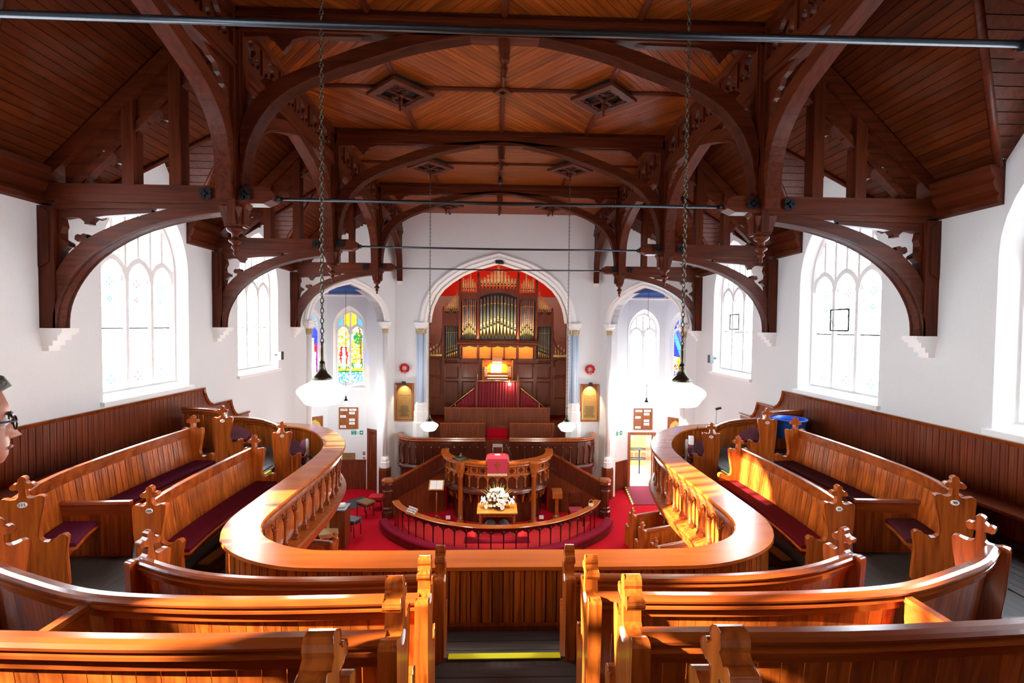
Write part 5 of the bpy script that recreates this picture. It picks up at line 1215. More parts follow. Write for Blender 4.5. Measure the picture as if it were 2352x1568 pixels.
sl = thing('ceiling_spotlight', 'small black spotlight under the ceiling rib above the communion table', 'spotlight', (0, 13.3, 3.9))
part('can', MB().lathe([(.05, 3.86), (.06, 3.88), (.06, 4.0), (.03, 4.04)], (0, 13.3, 0), 12), M_black, sl)
light('table_spot', 'SPOT', (0, 13.3, 3.84), 5200, (1, .82, .55), .05, to=(0, 14.6, -5.4), cone=.2)
# small furniture around the table
ms = thing('music_stand', 'wooden stand left of the pulpit holding open white pages', 'music stand', (-1.92, 15.3, G))
part('pole', MB().lathe([(.02, G + .1), (.025, G + .5), (.018, G + 1.15)], (-1.92, 15.3, 0), 8), M_pulp, ms)
for a in (0, 2.1, 4.2): part('foot', MB().tube([(-1.92, 15.3, G + .25), (-1.92 + .22 * math.cos(a), 15.3 + .22 * math.sin(a), G + .03)], .02, 6), M_pulp, ms)
fm = lambda u, v, w_: (-1.92 + u, 15.25 + v * .75 - w_ * .65, G + 1.22 + v * .65 + w_ * .75)
part('desk', MB().prism([(-.24, -.18), (.24, -.18), (.24, .18), (-.24, .18)], fm, -.02, 0), M_table, ms)
part('pages', MB().prism([(-.2, -.15), (-.0, -.15), (-.0, .15), (-.2, .15)], fm, 0.0, .012).prism([(.01, -.15), (.2, -.15), (.2, .15), (.01, .15)], fm, 0.0, .012), M_paper, ms)
lc_ = thing('lectern', 'small upright oak lectern right of the pulpit', 'lectern', (1.92, 15.4, G))
part('foot', MB().lathe([(.2, G + .02), (.2, G + .1), (.12, G + .16)], (1.92, 15.4, 0), 4, smooth=False, rot=PI / 4), M_pulp, lc_)
part('post', MB().lathe([(.09, G + .14), (.06, G + .2), (.06, G + .75), (.1, G + .85)], (1.92, 15.4, 0), 8, smooth=False), M_pulp, lc_)
part('desk', MB().prism([(-.16, 0), (.16, 0), (.16, .28), (-.16, .28)], lambda u, v, w_: (1.92 + u, 15.22 + v, G + .9 + v * .3 + w_), -.12, .05), M_pulp, lc_)
chn = thing('chair', 'dark wooden chair with a crimson padded seat right of the lectern', 'chair', (2.5, 15.1, G), rz=0)
part('seat', MB().box(2.28, 14.9, G + .4, 2.72, 15.3, G + .44), M_pulpd, chn); part('seat_pad', MB().box(2.29, 14.91, G + .44, 2.71, 15.29, G + .5), plain('rose_seat', (.42, .03, .06), .8), chn)
for x in (2.3, 2.7):
    for y in (14.92, 15.28): part('leg', MB().box(x - .018, y - .018, G + .02, x + .018, y + .018, G + .4), M_pulpd, chn)
part('backrest', MB().box(2.3, 15.27, G + .85, 2.7, 15.3, G + .95).box(2.29, 15.27, G + .44, 2.32, 15.3, G + .95).box(2.68, 15.27, G + .44, 2.71, 15.3, G + .95).box(2.3, 15.27, G + .62, 2.7, 15.3, G + .67), M_pulpd, chn)
gt = thing('glass_tray', 'slanted wooden rack of small communion glasses on the left of the rail', 'glass rack', (-2.55, 14.1, RT))
ft = lambda u, v, w_: (-2.5 + u * .75 + v * .62 * .5, 14.03 - u * .62 + v * .75 * .5, RT + .03 + v * .5 + w_)
part('rack', MB().prism([(-.2, -.1), (.2, -.1), (.2, .2), (-.2, .2)], ft, -.03, 0), M_table, gt)
for i in range(6):
    for j in range(3):
        c = ft(-.16 + i * .064, -.06 + j * .1, 0); part('glass', MB().lathe([(.018, 0), (.022, .05), (.02, .05), (.015, .01)], c, 6), plain('tumbler', (.75, .8, .9), .05, coat=1) if 'tumbler' not in bpy.data.materials else bpy.data.materials['tumbler'], gt)
bk_ = thing('basket', 'small pale wicker basket with handle on the right end of the rail', 'basket', (2.85, 14.5, RT))
part('bowl', MB().lathe([(.06, RT), (.085, RT + .09), (.078, RT + .09), (.055, RT + .01)], (2.85, 14.47, 0), 12), plain('wicker', (.75, .55, .35), .7), bk_)
part('handle', MB().tube([(2.85 + .08 * math.cos(k * PI / 8), 14.47, RT + .09 + .13 * math.sin(k * PI / 8)) for k in range(9)], .006, 5), bpy.data.materials['wicker'], bk_)
for s, x in ((-1, -1.55), (1, 1.42)): solo('socket_box', MB().box(x - .07, 15.25, G + .12, x + .07, 15.3, G + .22), M_white, 'white electric socket box on the floor %s of the pulpit base' % SIDE[s], 'socket', 'floor sockets')
# ================================================================== PENDANT LAMPS
def chain(mb, x, y, h0, h1, L=.062, r=.006):
    n = int((h1 - h0) / (L - .014))
    for k in range(n):
        z = h1 - (k + .5) * (L - .014); o = []
        for q in range(8):
            t = q * PI / 4; a = .016 * math.cos(t); b = (L / 2 - r) * math.sin(t)
            o.append((x + (a if k % 2 else 0), y + (0 if k % 2 else a), z + b))
        mb.tube(o, r, 4, closed=True)
def pendant(x, y, hg, label, top=3.66):
    t = thing('pendant_lamp', label, 'lamp', (x, y, hg - .13), 'opal globe pendants')
    ch_ = MB(); chain(ch_, x, y, hg + .40, top)
    part('chain', ch_, M_bronze, t)['kind'] = 'stuff'
    part('rod', MB().lathe([(.012, hg + .26), (.016, hg + .3), (.011, hg + .46), (.02, hg + .47)], (x, y, 0), 8), M_bronze, t)
    part('fitter', MB().lathe([(.088, hg + .095), (.09, hg + .12), (.075, hg + .14), (.05, hg + .165), (.035, hg + .2), (.028, hg + .235), (.03, hg + .24), (.022, hg + .28)], (x, y, 0), 16), M_bronze, t)
    part('globe', MB().lathe(smooth_path([(.085, hg + .11), (.1, hg + .09), (.16, hg + .06), (.215, hg + .025), (.232, hg), (.225, hg - .025), (.19, hg - .07), (.165, hg - .11), (.15, hg - .125), (.1, hg - .135), (.01, hg - .138)], .02), (x, y, 0), 40), M_opal, t)
    light('globe_light', 'POINT', (x, y, hg - .3), 85, (1, .93, .8), .2)
for s in (-1, 1):
    pendant(s * 1.74, 4.68, -.63, 'large white opal glass lamp on long chain, near the viewer %s of the organ' % SIDE[s])
    pendant(s * 1.76, 12.36, -2.54, 'farther white opal lamp on long chain beside the %s organ arch column' % SIDE[s])
    t = thing('small_pendant', 'tiny glass pendant with dark cap hanging in the %s alcove' % SIDE[s], 'lamp', (s * 5.16, 16.6, -2.75), 'alcove pendants')
    part('cord', MB().tube([(s * 5.16, 16.6, 2.0), (s * 5.16, 16.6, -2.4)], .006, 5), M_iron, t)
    part('cap', MB().lathe([(.07, -2.58), (.06, -2.56), (.025, -2.5), (.02, -2.42)], (s * 5.16, 16.6, 0), 10), M_iron, t)
    part('globe', MB().lathe([(.03, -2.58), (.09, -2.64), (.1, -2.68), (.07, -2.74), (.02, -2.76)], (s * 5.16, 16.6, 0), 12), M_opal, t)
    light('alcove_glow', 'POINT', (s * 5.16, 16.6, -2.95), 75, (.95, .97, 1), .12)
    solo('loudspeaker', MB().box(s * 5.99, 13.15, -.85, s * 5.9, 13.19, -.8).hexa([(s * 5.9, 13.1, -.95), (s * 5.78, 13.06, -.95), (s * 5.78, 13.22, -.95), (s * 5.9, 13.26, -.95), (s * 5.9, 13.1, -.75), (s * 5.78, 13.06, -.73), (s * 5.78, 13.22, -.73), (s * 5.9, 13.26, -.75)]), M_black,
         'small black loudspeaker on the %s wall by the far side window' % SIDE[s], 'loudspeaker', 'wall loudspeakers')
# ================================================================== MEMORIALS, BOARDS, SIGNS
def textf(name, body, size, fn, u, v, w_, mat, parent, sx=1, sq=1.0):
    cu = bpy.data.curves.new(name, 'FONT'); cu.body = body; cu.size = size; cu.extrude = .0008; cu.align_x = 'CENTER'; cu.align_y = 'CENTER'; cu.resolution_u = 1
    tmp = bpy.data.objects.new('tmp', cu); me = bpy.data.meshes.new_from_object(tmp); bpy.data.objects.remove(tmp); bpy.data.curves.remove(cu)
    r = root_loc(parent)
    for q in me.vertices:
        p = fn(u + q.co.x * sx * sq, v + q.co.y, w_ - q.co.z); q.co = (p[0] - r[0], p[1] - r[1], p[2] - r[2])
    me.name = name; me.materials.clear(); me.materials.append(mat); return obj(name, me, parent)
M_redtxt = plain('red_lettering', (.75, .06, .03), .5); M_frame = wood('plaque_frame', (.38, .12, .03), (.22, .06, .015), axis='z', var=.05)
M_plaque = plain('plaque_gold', (.42, .27, .10), .4, metal=.6)
for s in (-1, 1):
    xc = s * 3.42
    fp = lambda u, v, w_, xc=xc: (xc + u, ENDY + w_, v)
    t = thing('memorial_board', 'tall gilt memorial board in a carved frame on the organ wall, %s of the arch' % SIDE[s], 'memorial plaque', (xc, ENDY, -3.5), 'memorial boards')
    part('backboard', MB().prism([(-.34, -3.52), (.34, -3.52), (.34, -2.12), (-.34, -2.12)], fp, -.04, 0), M_frame, t)
    part('border', MB().sweep([(-.33, -3.5), (.33, -3.5), (.33, -2.14), (-.33, -2.14)], [(-.0, -.04), (.0, -.07), (.04, -.06), (.045, -.04)], fp, closed=True), M_frame, t)
    ar = [(-.26, -3.42), (.26, -3.42)] + [(x, y - 2.5) for x, y in parch(.26, .3)]
    part('gilt_panel', MB().prism(ar, fp, -.052, -.04), M_plaque, t)
    part('inner_moulding', MB().sweep(ar, [(-.02, -.04), (-.015, -.062), (.01, -.06), (.012, -.04)], fp, closed=True), M_gold, t)
    kn_ = MB()
    for k in range(9):
        for q in (-1, 1): kn_.ball(fp(q * .3, -3.4 + k * .14, -.05), .016, 6, 4)
    part('carved_bosses', kn_, M_gold, t)['kind'] = 'stuff'
    for (tx, sz, v, m, sq) in (('TO THE GLORY OF GOD', .04, -2.56, M_black, .95), ('IN MEMORY', .035, -2.64, M_black, 1), ('1914', .06, -2.78, M_redtxt, 1), ('1919', .06, -2.78, M_redtxt, 1)):
        textf('lettering', tx, sz, fp, (-.17 if tx == '1914' else .17 if tx == '1919' else 0), v, -.053, m, t, 1, sq)
    ln = MB(); rr_ = random.Random(5 + s)
    for k in range(15):
        hw = rr_.uniform(.1, .2); v = -2.95 - k * .028
        u = -hw
        while u < hw:
            q = rr_.uniform(.01, .03); ln.prism([(u, v), (min(hw, u + q), v), (min(hw, u + q), v + .014), (u, v + .014)], fp, -.0535, -.052); u += q + .008
    part('name_lines', ln, M_black, t)['kind'] = 'stuff'
    lp = thing('picture_light', 'small brass light shining on top of the %s memorial board' % SIDE[s], 'lamp', (xc, ENDY - .2, -2.12), 'picture lights')
    part('hood', MB().hexa([(xc - .07, ENDY - .26, -2.16), (xc + .07, ENDY - .26, -2.16), (xc + .07, ENDY - .12, -2.16), (xc - .07, ENDY - .12, -2.16), (xc - .06, ENDY - .22, -2.04), (xc + .06, ENDY - .22, -2.04), (xc + .06, ENDY - .12, -2.04), (xc - .06, ENDY - .12, -2.04)]), M_bronze, lp)
    part('arm', MB().tube([(xc, ENDY - .14, -2.1), (xc, ENDY - .0, -2.1)], .012, 5), M_bronze, lp)
    light('picture_glow', 'SPOT', (xc, ENDY - .22, -2.17), 36 if s < 0 else 70, (1, .74, .38), .03, to=(xc, ENDY + .02, -2.6), cone=1.7)
    wr = thing('poppy_wreath', 'round red poppy wreath hanging above the %s memorial board' % SIDE[s], 'wreath', (s * 3.42, ENDY - .03, -1.75), 'poppy wreaths')
    part('ring', MB().tube([(xc + .135 * math.cos(q * PI / 8), ENDY - .03, -1.57 + .135 * math.sin(q * PI / 8)) for q in range(16)], .045, 6, closed=True), plain('wreath_leaf', (.25, .01, .02), .8), wr)
    pm_ = MB().ball((0, 0, 0), .032, 8, 5, sy=.6).ball((0, -.018, 0), .008, 5, 3).mesh('poppy', plain('poppy_red', (.85, .02, .03), .6))
    for q in range(18):
        a = q * PI / 9; inst('poppy', pm_, wr, xc + (.135 + .03 * (-1) ** q) * math.cos(a), ENDY - .075, -1.57 + (.135 + .03 * (-1) ** q) * math.sin(a))
    part('ribbon', MB().box(xc - .08, ENDY - .1, -1.72, xc + .08, ENDY - .09, -1.69), M_gold, wr)
    # alcove boards
    al = ALC_L if s < 0 else ALC_R; fB = al[1][1]; fA = al[0][1]; fC = al[2][1]
    hb = thing('hymn_board', 'wooden hymn board with white number cards in the %s alcove' % SIDE[s], 'hymn board', fB(.65, -3.94, 0), 'hymn boards')
    W0, W1, H0, H1 = .29, 1.01, -3.94, -3.12; mid = (W0 + W1) / 2
    part('back', MB().prism([(W0, H0), (W1, H0), (W1, H1), (W0, H1)], fB, -.03, 0), M_frame, hb)
    part('frame', MB().sweep([(W0, H0), (W1, H0), (W1, H1), (W0, H1)], [(0, -.03), (0, -.06), (.045, -.06), (.05, -.03)], fB, closed=True).sweep([(mid, H0), (mid, H1)], [(-.015, -.03), (-.015, -.05), (.015, -.05), (.015, -.03)], fB), M_frame, hb)
    for k in range(1, 6): part('slat', MB().prism([(W0 + .04, H1 - .13 * k - .012), (W1 - .04, H1 - .13 * k - .012), (W1 - .04, H1 - .13 * k + .004), (W0 + .04, H1 - .13 * k + .004)], fB, -.045, -.03), M_frame, hb)
    cl_ = -1 if s < 0 else 1    # reading direction along u
    lo, hi = (W1, W0) if s < 0 else (W0, W1)
    cols = (lo + cl_ * .05, mid + cl_ * .025)
    for (col, row, body) in ((0, 0, 'HYMNS'), (1, 0, 'No.'), (1, 1, '157'), (0, 2, '651'), (1, 3, '120'), (1, 4, '191'), (0, 5, '739')):
        wd = .27 if row == 0 else .21; u0 = cols[col]; u1 = u0 + cl_ * wd; v1 = H1 - .035 - .13 * row; v0 = v1 - .095
        cd_ = part('card', MB().prism([(min(u0, u1), v0), (max(u0, u1), v0), (max(u0, u1), v1), (min(u0, u1), v1)], fB, -.056, -.046), M_paper, hb)
        textf('number', body, .085, fB, (u0 + u1) / 2, (v0 + v1) / 2, -.057, M_black, cd_, cl_, .95)
    # exit sign
    fx, u0, u1, v0, v1 = (fB, .1, .57, -4.17, -4.0) if s < 0 else (fA, .58, 1.05, -4.12, -3.95)
    ex = thing('exit_sign', 'green and white fire exit sign with running figure and arrow, %s alcove' % SIDE[s], 'exit sign', fx((u0 + u1) / 2, v0, 0), 'fire exit signs')
    part('plate', MB().prism([(u0, v0), (u1, v0), (u1, v1), (u0, v1)], fx, -.01, 0), M_white, ex)
    aa_, bb_ = (u1, u0) if s < 0 else (u0, u1)
    def gx(p): return aa_ + (bb_ - aa_) * p
    for p0, p1 in ((.02, .44), (.68, .98)):
        part('green_field', MB().prism([(min(gx(p0), gx(p1)), v0 + .008), (max(gx(p0), gx(p1)), v0 + .008), (max(gx(p0), gx(p1)), v1 - .008), (min(gx(p0), gx(p1)), v1 - .008)], fx, -.013, -.01), M_green, ex)
    textf('lettering', 'Fire', .07, fx, gx(.23), v1 - .05, -.014, M_white, ex, cl_); textf('lettering', 'exit', .07, fx, gx(.23), v0 + .05, -.014, M_white, ex, cl_)
    vm = (v0 + v1) / 2
    part('arrow', MB().prism([(gx(.74), vm - .012), (gx(.84), vm - .012), (gx(.84), vm - .04), (gx(.94), vm), (gx(.84), vm + .04), (gx(.84), vm + .012), (gx(.74), vm + .012)], fx, -.016, -.013), M_white, ex)
    g_ = MB(); g_.ball(fx(gx(.58), vm + .05, -.014), .012, 6, 4)
    for (a, b) in (((.57, .04), (.54, -.01)), ((.54, -.01), (.59, -.03)), ((.59, -.03), (.57, -.065)), ((.54, -.01), (.49, -.04)), ((.57, .03), (.62, .01)), ((.56, .03), (.51, .02))):
        g_.tube([fx(gx(a[0]), vm + a[1], -.014), fx(gx(b[0]), vm + b[1], -.014)], .006, 4)
    part('running_figure', g_, M_green, ex)
    # painted arched panel under the side window
    ic = thing('painted_panel', 'dark framed painted panel with golden arch under the %s alcove side window' % SIDE[s], 'picture', fC(.5, -4.4, 0), 'painted panels')
    part('frame', MB().prism([(.18, -4.45), (.84, -4.45), (.84, -3.42), (.18, -3.42)], fC, -.03, 0), M_frame, ic)
    part('arch_field', MB().prism([(.27, -4.36), (.75, -4.36)] + [(.51 + x, y - 3.85) for x, y in parch(.24, .32)], fC, -.036, -.03), plain('icon_gold', (.7, .45, .1), .5), ic)
    part('rays', MB().prism([(.49, -4.1), (.53, -4.1), (.53, -3.85), (.6, -3.85), (.6, -3.81), (.53, -3.81), (.53, -3.7), (.49, -3.7), (.49, -3.81), (.42, -3.81), (.42, -3.85), (.49, -3.85)], fC, -.04, -.036), M_redtxt, ic)
    fxx, ua, ub = (fB, .02, .14) if s < 0 else (fA, .56, .69)
    nt = thing('fire_notice', 'small red and white fire notice by the %s alcove door' % SIDE[s], 'notice', fxx((ua + ub) / 2, -5.1, 0), 'fire notices')
    part('sheet', MB().prism([(ua, -5.1), (ub, -5.1), (ub, -4.8), (ua, -4.8)], fxx, -.006, 0), M_white, nt)
    part('heading', MB().prism([(ua + .01, -4.86), (ub - .01, -4.86), (ub - .01, -4.81), (ua + .01, -4.81)], fxx, -.008, -.006), M_redtxt, nt)
    part('panel', MB().prism([(ua + .01, -4.95), (ub - .01, -4.95), (ub - .01, -4.87), (ua + .01, -4.87)], fxx, -.008, -.006), M_green, nt)
    part('call_point', MB().prism([(ua + .02, -5.09), (ub - .02, -5.09), (ub - .02, -5.02), (ua + .02, -5.02)], fxx, -.02, -.006), M_redtxt, nt)
fB = ALC_L[1][1]
bp_ = solo('brass_plaque', MB().prism([(.41, -5.14), (.89, -5.14), (.89, -4.86), (.41, -4.86)], fB, -.02, 0).sweep([(.41, -5.14), (.89, -5.14), (.89, -4.86), (.41, -4.86)], [(0, -.03), (.02, -.03), (.02, -.02), (0, -.02)], fB, closed=True), M_plaque, 'engraved brass plaque above the dado in the left alcove', 'plaque')
for k, tx in enumerate(('IN LOVING', 'MEMORY', 'OF')): textf('lettering', tx, .06, fB, .65, -4.93 - k * .07, -.021, M_black, bp_, -1)
# doors and the bright corridor
fA = ALC_L[0][1]
d = struct('door_1', MB().prism([(.24, G), (1.08, G), (1.08, -4.02), (.24, -4.02)], fA, .06, .1), M_wain)
for (a, b) in ((.3, .62), (.7, 1.02)):
    for (h0, h1) in ((-6.1, -5.4), (-5.3, -4.6), (-4.5, -4.12)): part('panel', MB().prism([(a, h0), (b, h0), (b, h1), (a, h1)], fA, .045, .06), M_wain, d)
part('frame', MB().sweep([(.18, G), (.18, -3.96), (1.14, -3.96), (1.14, G)], [(-.05, -.03), (.05, -.03), (.05, .12), (-.05, .12)], fA), M_wain, d)
part('handle', MB().ball(fA(.98, -5.3, .03), .025, 8, 5), M_brass, d)
fB = ALC_R[1][1]
d = struct('door_2', MB().sweep([(.13, G), (.13, -4.1), (1.12, -4.1), (1.12, G)], [(-.055, -.03), (.05, -.03), (.05, .2), (-.055, .2)], fB), M_frame)
part('leaf', MB().box(6.02, 18.6, G, 6.06, 19.3, -4.15), M_frame, d)
struct('wall_corridor', MB().box(4.2, 22.4, G, 7.8, 22.5, -3.4).box(4.1, 18.75, G, 4.2, 22.5, -3.4).box(7.7, 18.75, G, 7.8, 22.5, -3.4).box(4.1, 18.72, -3.5, 7.8, 22.5, -3.4), M_wall)
struct('floor_corridor', MB().box(4.2, 18.7, G, 7.8, 22.4, G + .004), plain('pale_lino', (.75, .72, .66), .4))
light('corridor_light', 'AREA', (5.9, 20.4, -3.52), 260, (1, .98, .93), 2.2, to=(5.9, 20.4, -6))
hr_ = thing('corridor_handrail', 'dark tubular double handrail seen through the open doorway', 'handrail', (5.9, 20.4, G))
for h in (-5.2, -5.62): part('rail', MB().tube([(5.2, 20.35, h), (6.3, 20.35, h), (6.42, 20.42, h), (6.42, 20.55, h), (6.3, 20.62, h), (5.2, 20.62, h)], .03, 8), M_iron, hr_)
part('post', MB().tube([(6.1, 20.4, -5.1), (6.1, 20.4, G)], .035, 8), M_iron, hr_)
sc2 = thing('corridor_stair', 'pale wooden stair end beyond the open doorway', 'staircase', (6.6, 21.6, G))
part('string', MB().prism([(5.3, G), (7.2, G), (7.2, -4.5), (6.7, -4.5), (5.6, -5.5), (5.3, -5.5)], lambda u, v, w_: (u, 21.6 + w_, v), 0, .06), M_table, sc2)
part('handrail', MB().tube([(5.5, 21.55, -4.95), (6.9, 21.55, -4.1)], .035, 8), M_table, sc2)
for k in range(6): part('panel', MB().box(5.42 + k * .28, 21.57, -6.0, 5.62 + k * .28, 21.6, -5.65), M_pewz, sc2)
rp = thing('door_ramp', 'dark crimson ramp with black and yellow edges at the open doorway', 'ramp', (5.4, 17.4, G))
rpm = MB().hexa([(5.0, 18.45, G), (5.98, 18.45, G), (5.72, 16.75, G), (4.82, 16.75, G), (5.0, 18.45, G + .12), (5.98, 18.45, G + .12), (5.72, 16.75, G + .02), (4.82, 16.75, G + .02)])
part('mat', rpm, plain('ramp_mat', (.22, .008, .04), .9), rp)
for q in (0, 1):
    for k in range(16):
        a, b = k / 16, (k + 1) / 16; x0, x1 = ((5.0, 4.82), (5.98, 5.72))[q]
        xa, xb = x0 + (x1 - x0) * a, x0 + (x1 - x0) * b; ya, yb = 18.45 - 1.7 * a, 18.45 - 1.7 * b; za, zb = G + .125 - .1 * a, G + .125 - .1 * b
        m = MB(); e = .06 * (1 if q else -1); m.v = [(xa, ya, za), (xa + e, ya, za), (xb + e, yb, zb), (xb, yb, zb), (xa + e, ya, G), (xb + e, yb, G)]; m.face([0, 1, 2, 3]); m.face([1, 4, 5, 2])
        part('hazard_stripe', m, M_yellow if k % 2 else M_black, rp)
# ================================================================== GROUND FLOOR FURNITURE BELOW THE GALLERY
def stool(nm, lb, pts, hs, mt, ms, th=.05):
    cx = sum(p[0] for p in pts) / 4; cy_ = sum(p[1] for p in pts) / 4
    t = thing(nm, lb, 'stool', (cx, cy_, G))
    sh = lambda k: [(cx + (p[0] - cx) * k, cy_ + (p[1] - cy_) * k) for p in pts]
    part('seat', MB().prism(pts, fI, G + hs - th, G + hs), mt, t); part('apron', MB().prism(sh(.92), fI, G + hs - th - .07, G + hs - th), ms, t)
    for x, y in sh(.85): part('leg', MB().lathe([(.014, G + .0), (.022, G + hs - th)], (x, y, 0), 6), ms, t)
    return t
rq = lambda cx, cy_, w_, d_, a: [(cx + w_ / 2 * i * math.cos(a) - d_ / 2 * j * math.sin(a), cy_ + w_ / 2 * i * math.sin(a) + d_ / 2 * j * math.cos(a)) for i, j in ((-1, -1), (1, -1), (1, 1), (-1, 1))]
M_tan = plain('tan_fabric', (.22, .13, .06), .8)
stool('piano_stool', 'dark piano stool with tan top on the red carpet, left side', rq(-4.3, 15.85, .5, .38, -.6), .5, M_tan, M_pulpd)
stool('keyboard_stool', 'black topped dark stool close to the music cabinet', rq(-4.3, 14.4, .42, .36, -.4), .5, plain('black_vinyl', (.06, .06, .07), .4), M_pulpd)
stool('side_table', 'small pale oak side table in front of the open slatted crate', rq(-4.62, 13.28, .5, .42, .35), .6, plain('pale_oak', (.42, .24, .11), .5), M_table)
cb = thing('music_cabinet', 'tall brown wooden cabinet end with a white box on top', 'cabinet', (-4.5, 13.7, G))
part('body', MB().prism(rq(-4.45, 13.72, .42, .5, .0), fI, G, G + 1.08), M_organ, cb); part('top', MB().prism(rq(-4.45, 13.72, .46, .54, .0), fI, G + 1.08, G + 1.11), plain('slate_top', (.12, .12, .14), .4), cb)
solo('paper_box', MB().prism(rq(-4.45, 13.75, .26, .17, .25), fI, G + 1.11, G + 1.18), M_paper, 'white paper box lying on the brown cabinet', 'box')
cr_ = thing('slatted_crate', 'open crate of golden yellow slats beside the brown cabinet', 'crate', (-5.0, 13.7, G + .5))
for k in range(5): part('slat', MB().hexa([(-5.35 + k * .14, 13.55, G + .55), (-5.25 + k * .14, 13.55, G + .55), (-5.25 + k * .14, 13.57, G + .55), (-5.35 + k * .14, 13.57, G + .55), (-5.2 + k * .1, 13.85, G + 1.0), (-5.11 + k * .1, 13.85, G + 1.0), (-5.11 + k * .1, 13.88, G + 1.0), (-5.2 + k * .1, 13.88, G + 1.0)]), plain('golden_wood', (.7, .36, .05), .4) if 'golden_wood' not in bpy.data.materials else bpy.data.materials['golden_wood'], cr_)
part('frame', MB().tube([(-5.4, 13.54, G + .55), (-5.1, 13.86, G + 1.02), (-4.7, 13.84, G + .72), (-4.7, 13.5, G + .5)], .02, 4), bpy.data.materials['golden_wood'], cr_)
part('back', MB().box(-4.9, 13.9, G + .45, -4.66, 13.93, G + 1.0).box(-5.6, 13.3, G, -4.7, 13.34, G + .52), M_organ, cr_)
stool('red_stool', 'low stool with bright red cushion behind the left newel', rq(-4.1, 16.5, .45, .4, 0), .45, plain('red_cloth', (.6, .01, .02), .8), M_pulpd, .1)
solo('dark_mat', MB().prism([(-5.33, 17.2), (-4.84, 17.7), (-4.45, 16.8), (-5.17, 16.3)], fI, G, G + .012), plain('slate_mat', (.06, .065, .075), .8), 'dark grey mat on the carpet near the left alcove door', 'mat')
solo('cable', MB().tube([(-3.85, 13.0, G + .01), (-3.95, 12.7, G + .01), (-4.0, 12.4, G + .01)], .008, 4), plain('cable', (.5, .3, .25), .6), 'thin pale cable lying on the red carpet at lower left', 'cable')
for i, (x, y) in enumerate(((3.86, 13.4), (3.84, 12.4), (3.87, 11.45))):
    t = pew(('ground floor pew farthest forward under the right gallery', 'second ground floor pew under the right gallery', 'third ground floor pew under the right gallery, just its top showing')[i], [(x, y), (x + .7, y + .26), (x + 2.0, y + .75)], G + .98, G, 1, group='ground floor pews right', name='ground_pew', closed_ends=(1, 0), plates=(0, 0), cush=M_carpet if i == 1 else None)
for i, (x, y) in enumerate(((-4.02, 11.8),)):
    pew('ground floor pew in front of the pale side table under the left gallery', [(x, y), (x - .9, y + .2), (x - 1.8, y + .4)], G + .98, G, -1, group='ground floor pews left', name='ground_pew', closed_ends=(1, 0), plates=(0, 0))
sh_ = thing('leaflet_table', 'white cloth covered table with leaflets behind the right ground pews', 'table', (5.0, 13.2, G))
part('top', MB().prism([(4.55, 13.3), (5.6, 12.6), (5.9, 13.1), (4.8, 13.9)], fI, G + 1.02, G + 1.06), M_white, sh_)
for x, y in ((4.7, 13.35), (5.5, 12.8), (5.75, 13.1), (4.85, 13.75)): part('leg', MB().tube([(x, y, G), (x, y, G + 1.02)], .02, 6), M_pulpd, sh_)
solo('leaflets', MB().prism(rq(4.9, 13.35, .22, .15, .5), fI, G + 1.06, G + 1.09), plain('leaflet', (.8, .45, .25), .6), 'small stack of orange leaflets on the white covered table', 'leaflets')
# ================================================================== THINGS LEFT IN THE GALLERY
bt = thing('blue_tub', 'bright blue plastic tub standing on the upper corner pew, right gallery', 'tub', (5.35, 8.75, -2.0))
part('tub', MB().lathe([(.25, -2.0), (.29, -1.72), (.31, -1.68), (.325, -1.67), (.325, -1.65), (.3, -1.65), (.28, -1.72), (.24, -1.98)], (5.35, 8.78, 0), 28), M_bluep, bt)
for s in (-1, 1):
    cu_ = thing('round_cushion', 'large round mauve cushion with pale rim propped in the %s gallery corner' % SIDE[s], 'cushion', (s * 3.5, 9.15, F[0]), 'round cushions')
    fr_ = lambda u, v, w_, s=s: (s * (3.62 - u * .35 - w_ * .75), 9.15 - u * .85 + w_ * .3, F[0] + .3 + v * .9 - w_ * .35)
    dm_ = MB(); k = 20; b0 = 0
    for j in range(6):
        rr = .3 * math.cos(j * PI / 10); dd = .16 * math.sin(j * PI / 10)
        dm_.v += [fr_(rr * math.cos(q * 2 * PI / k), rr * math.sin(q * 2 * PI / k), -dd) for q in range(k)]
    for j in range(5):
        for q in range(k): dm_.face([j * k + q, j * k + (q + 1) % k, (j + 1) * k + (q + 1) % k, (j + 1) * k + q], True)
    part('cover', dm_, plain('mauve', (.24, .05, .10) if s < 0 else (.35, .07, .09), .8), cu_)
    part('rim', MB().tube([fr_(.3 * math.cos(q * PI / 12), .3 * math.sin(q * PI / 12), .02) for q in range(24)], .03, 6, closed=True), plain('rim', (.55, .48, .4), .7) if 'rim' not in bpy.data.materials else bpy.data.materials['rim'], cu_)
m1 = thing('microphone_stand', 'slim microphone on a pale stem above the right gallery corner', 'microphone', (4.5, 9.9, PR))
part('stem', MB().tube([(4.5, 9.9, PR - .5), (4.5, 9.9, PR + .0), (4.53, 9.9, -1.66)], .009, 6), plain('grey_stem', (.4, .45, .5), .4), m1); part('head', MB().tube([(4.5, 9.9, -1.68), (4.6, 9.85, -1.64)], .025, 8), M_black, m1); part('base', MB().lathe([(.1, F[0]), (.1, F[0] + .02), (.012, F[0] + .04), (.01, PR - .4)], (4.5, 9.9, 0), 12), M_iron, m1)
m2 = thing('clip_lamp', 'thin black stand with a small white clip lamp in the right gallery corner', 'stand', (3.42, 8.4, F[0]))
part('pole', MB().tube([(3.42, 8.4, F[0]), (3.42, 8.4, -1.95)], .008, 6), M_black, m2)
for a in (0, 2.1, 4.2): part('foot', MB().tube([(3.42, 8.4, F[0] + .12), (3.42 + .16 * math.cos(a), 8.4 + .16 * math.sin(a), F[0] + .01)], .008, 5), M_black, m2)
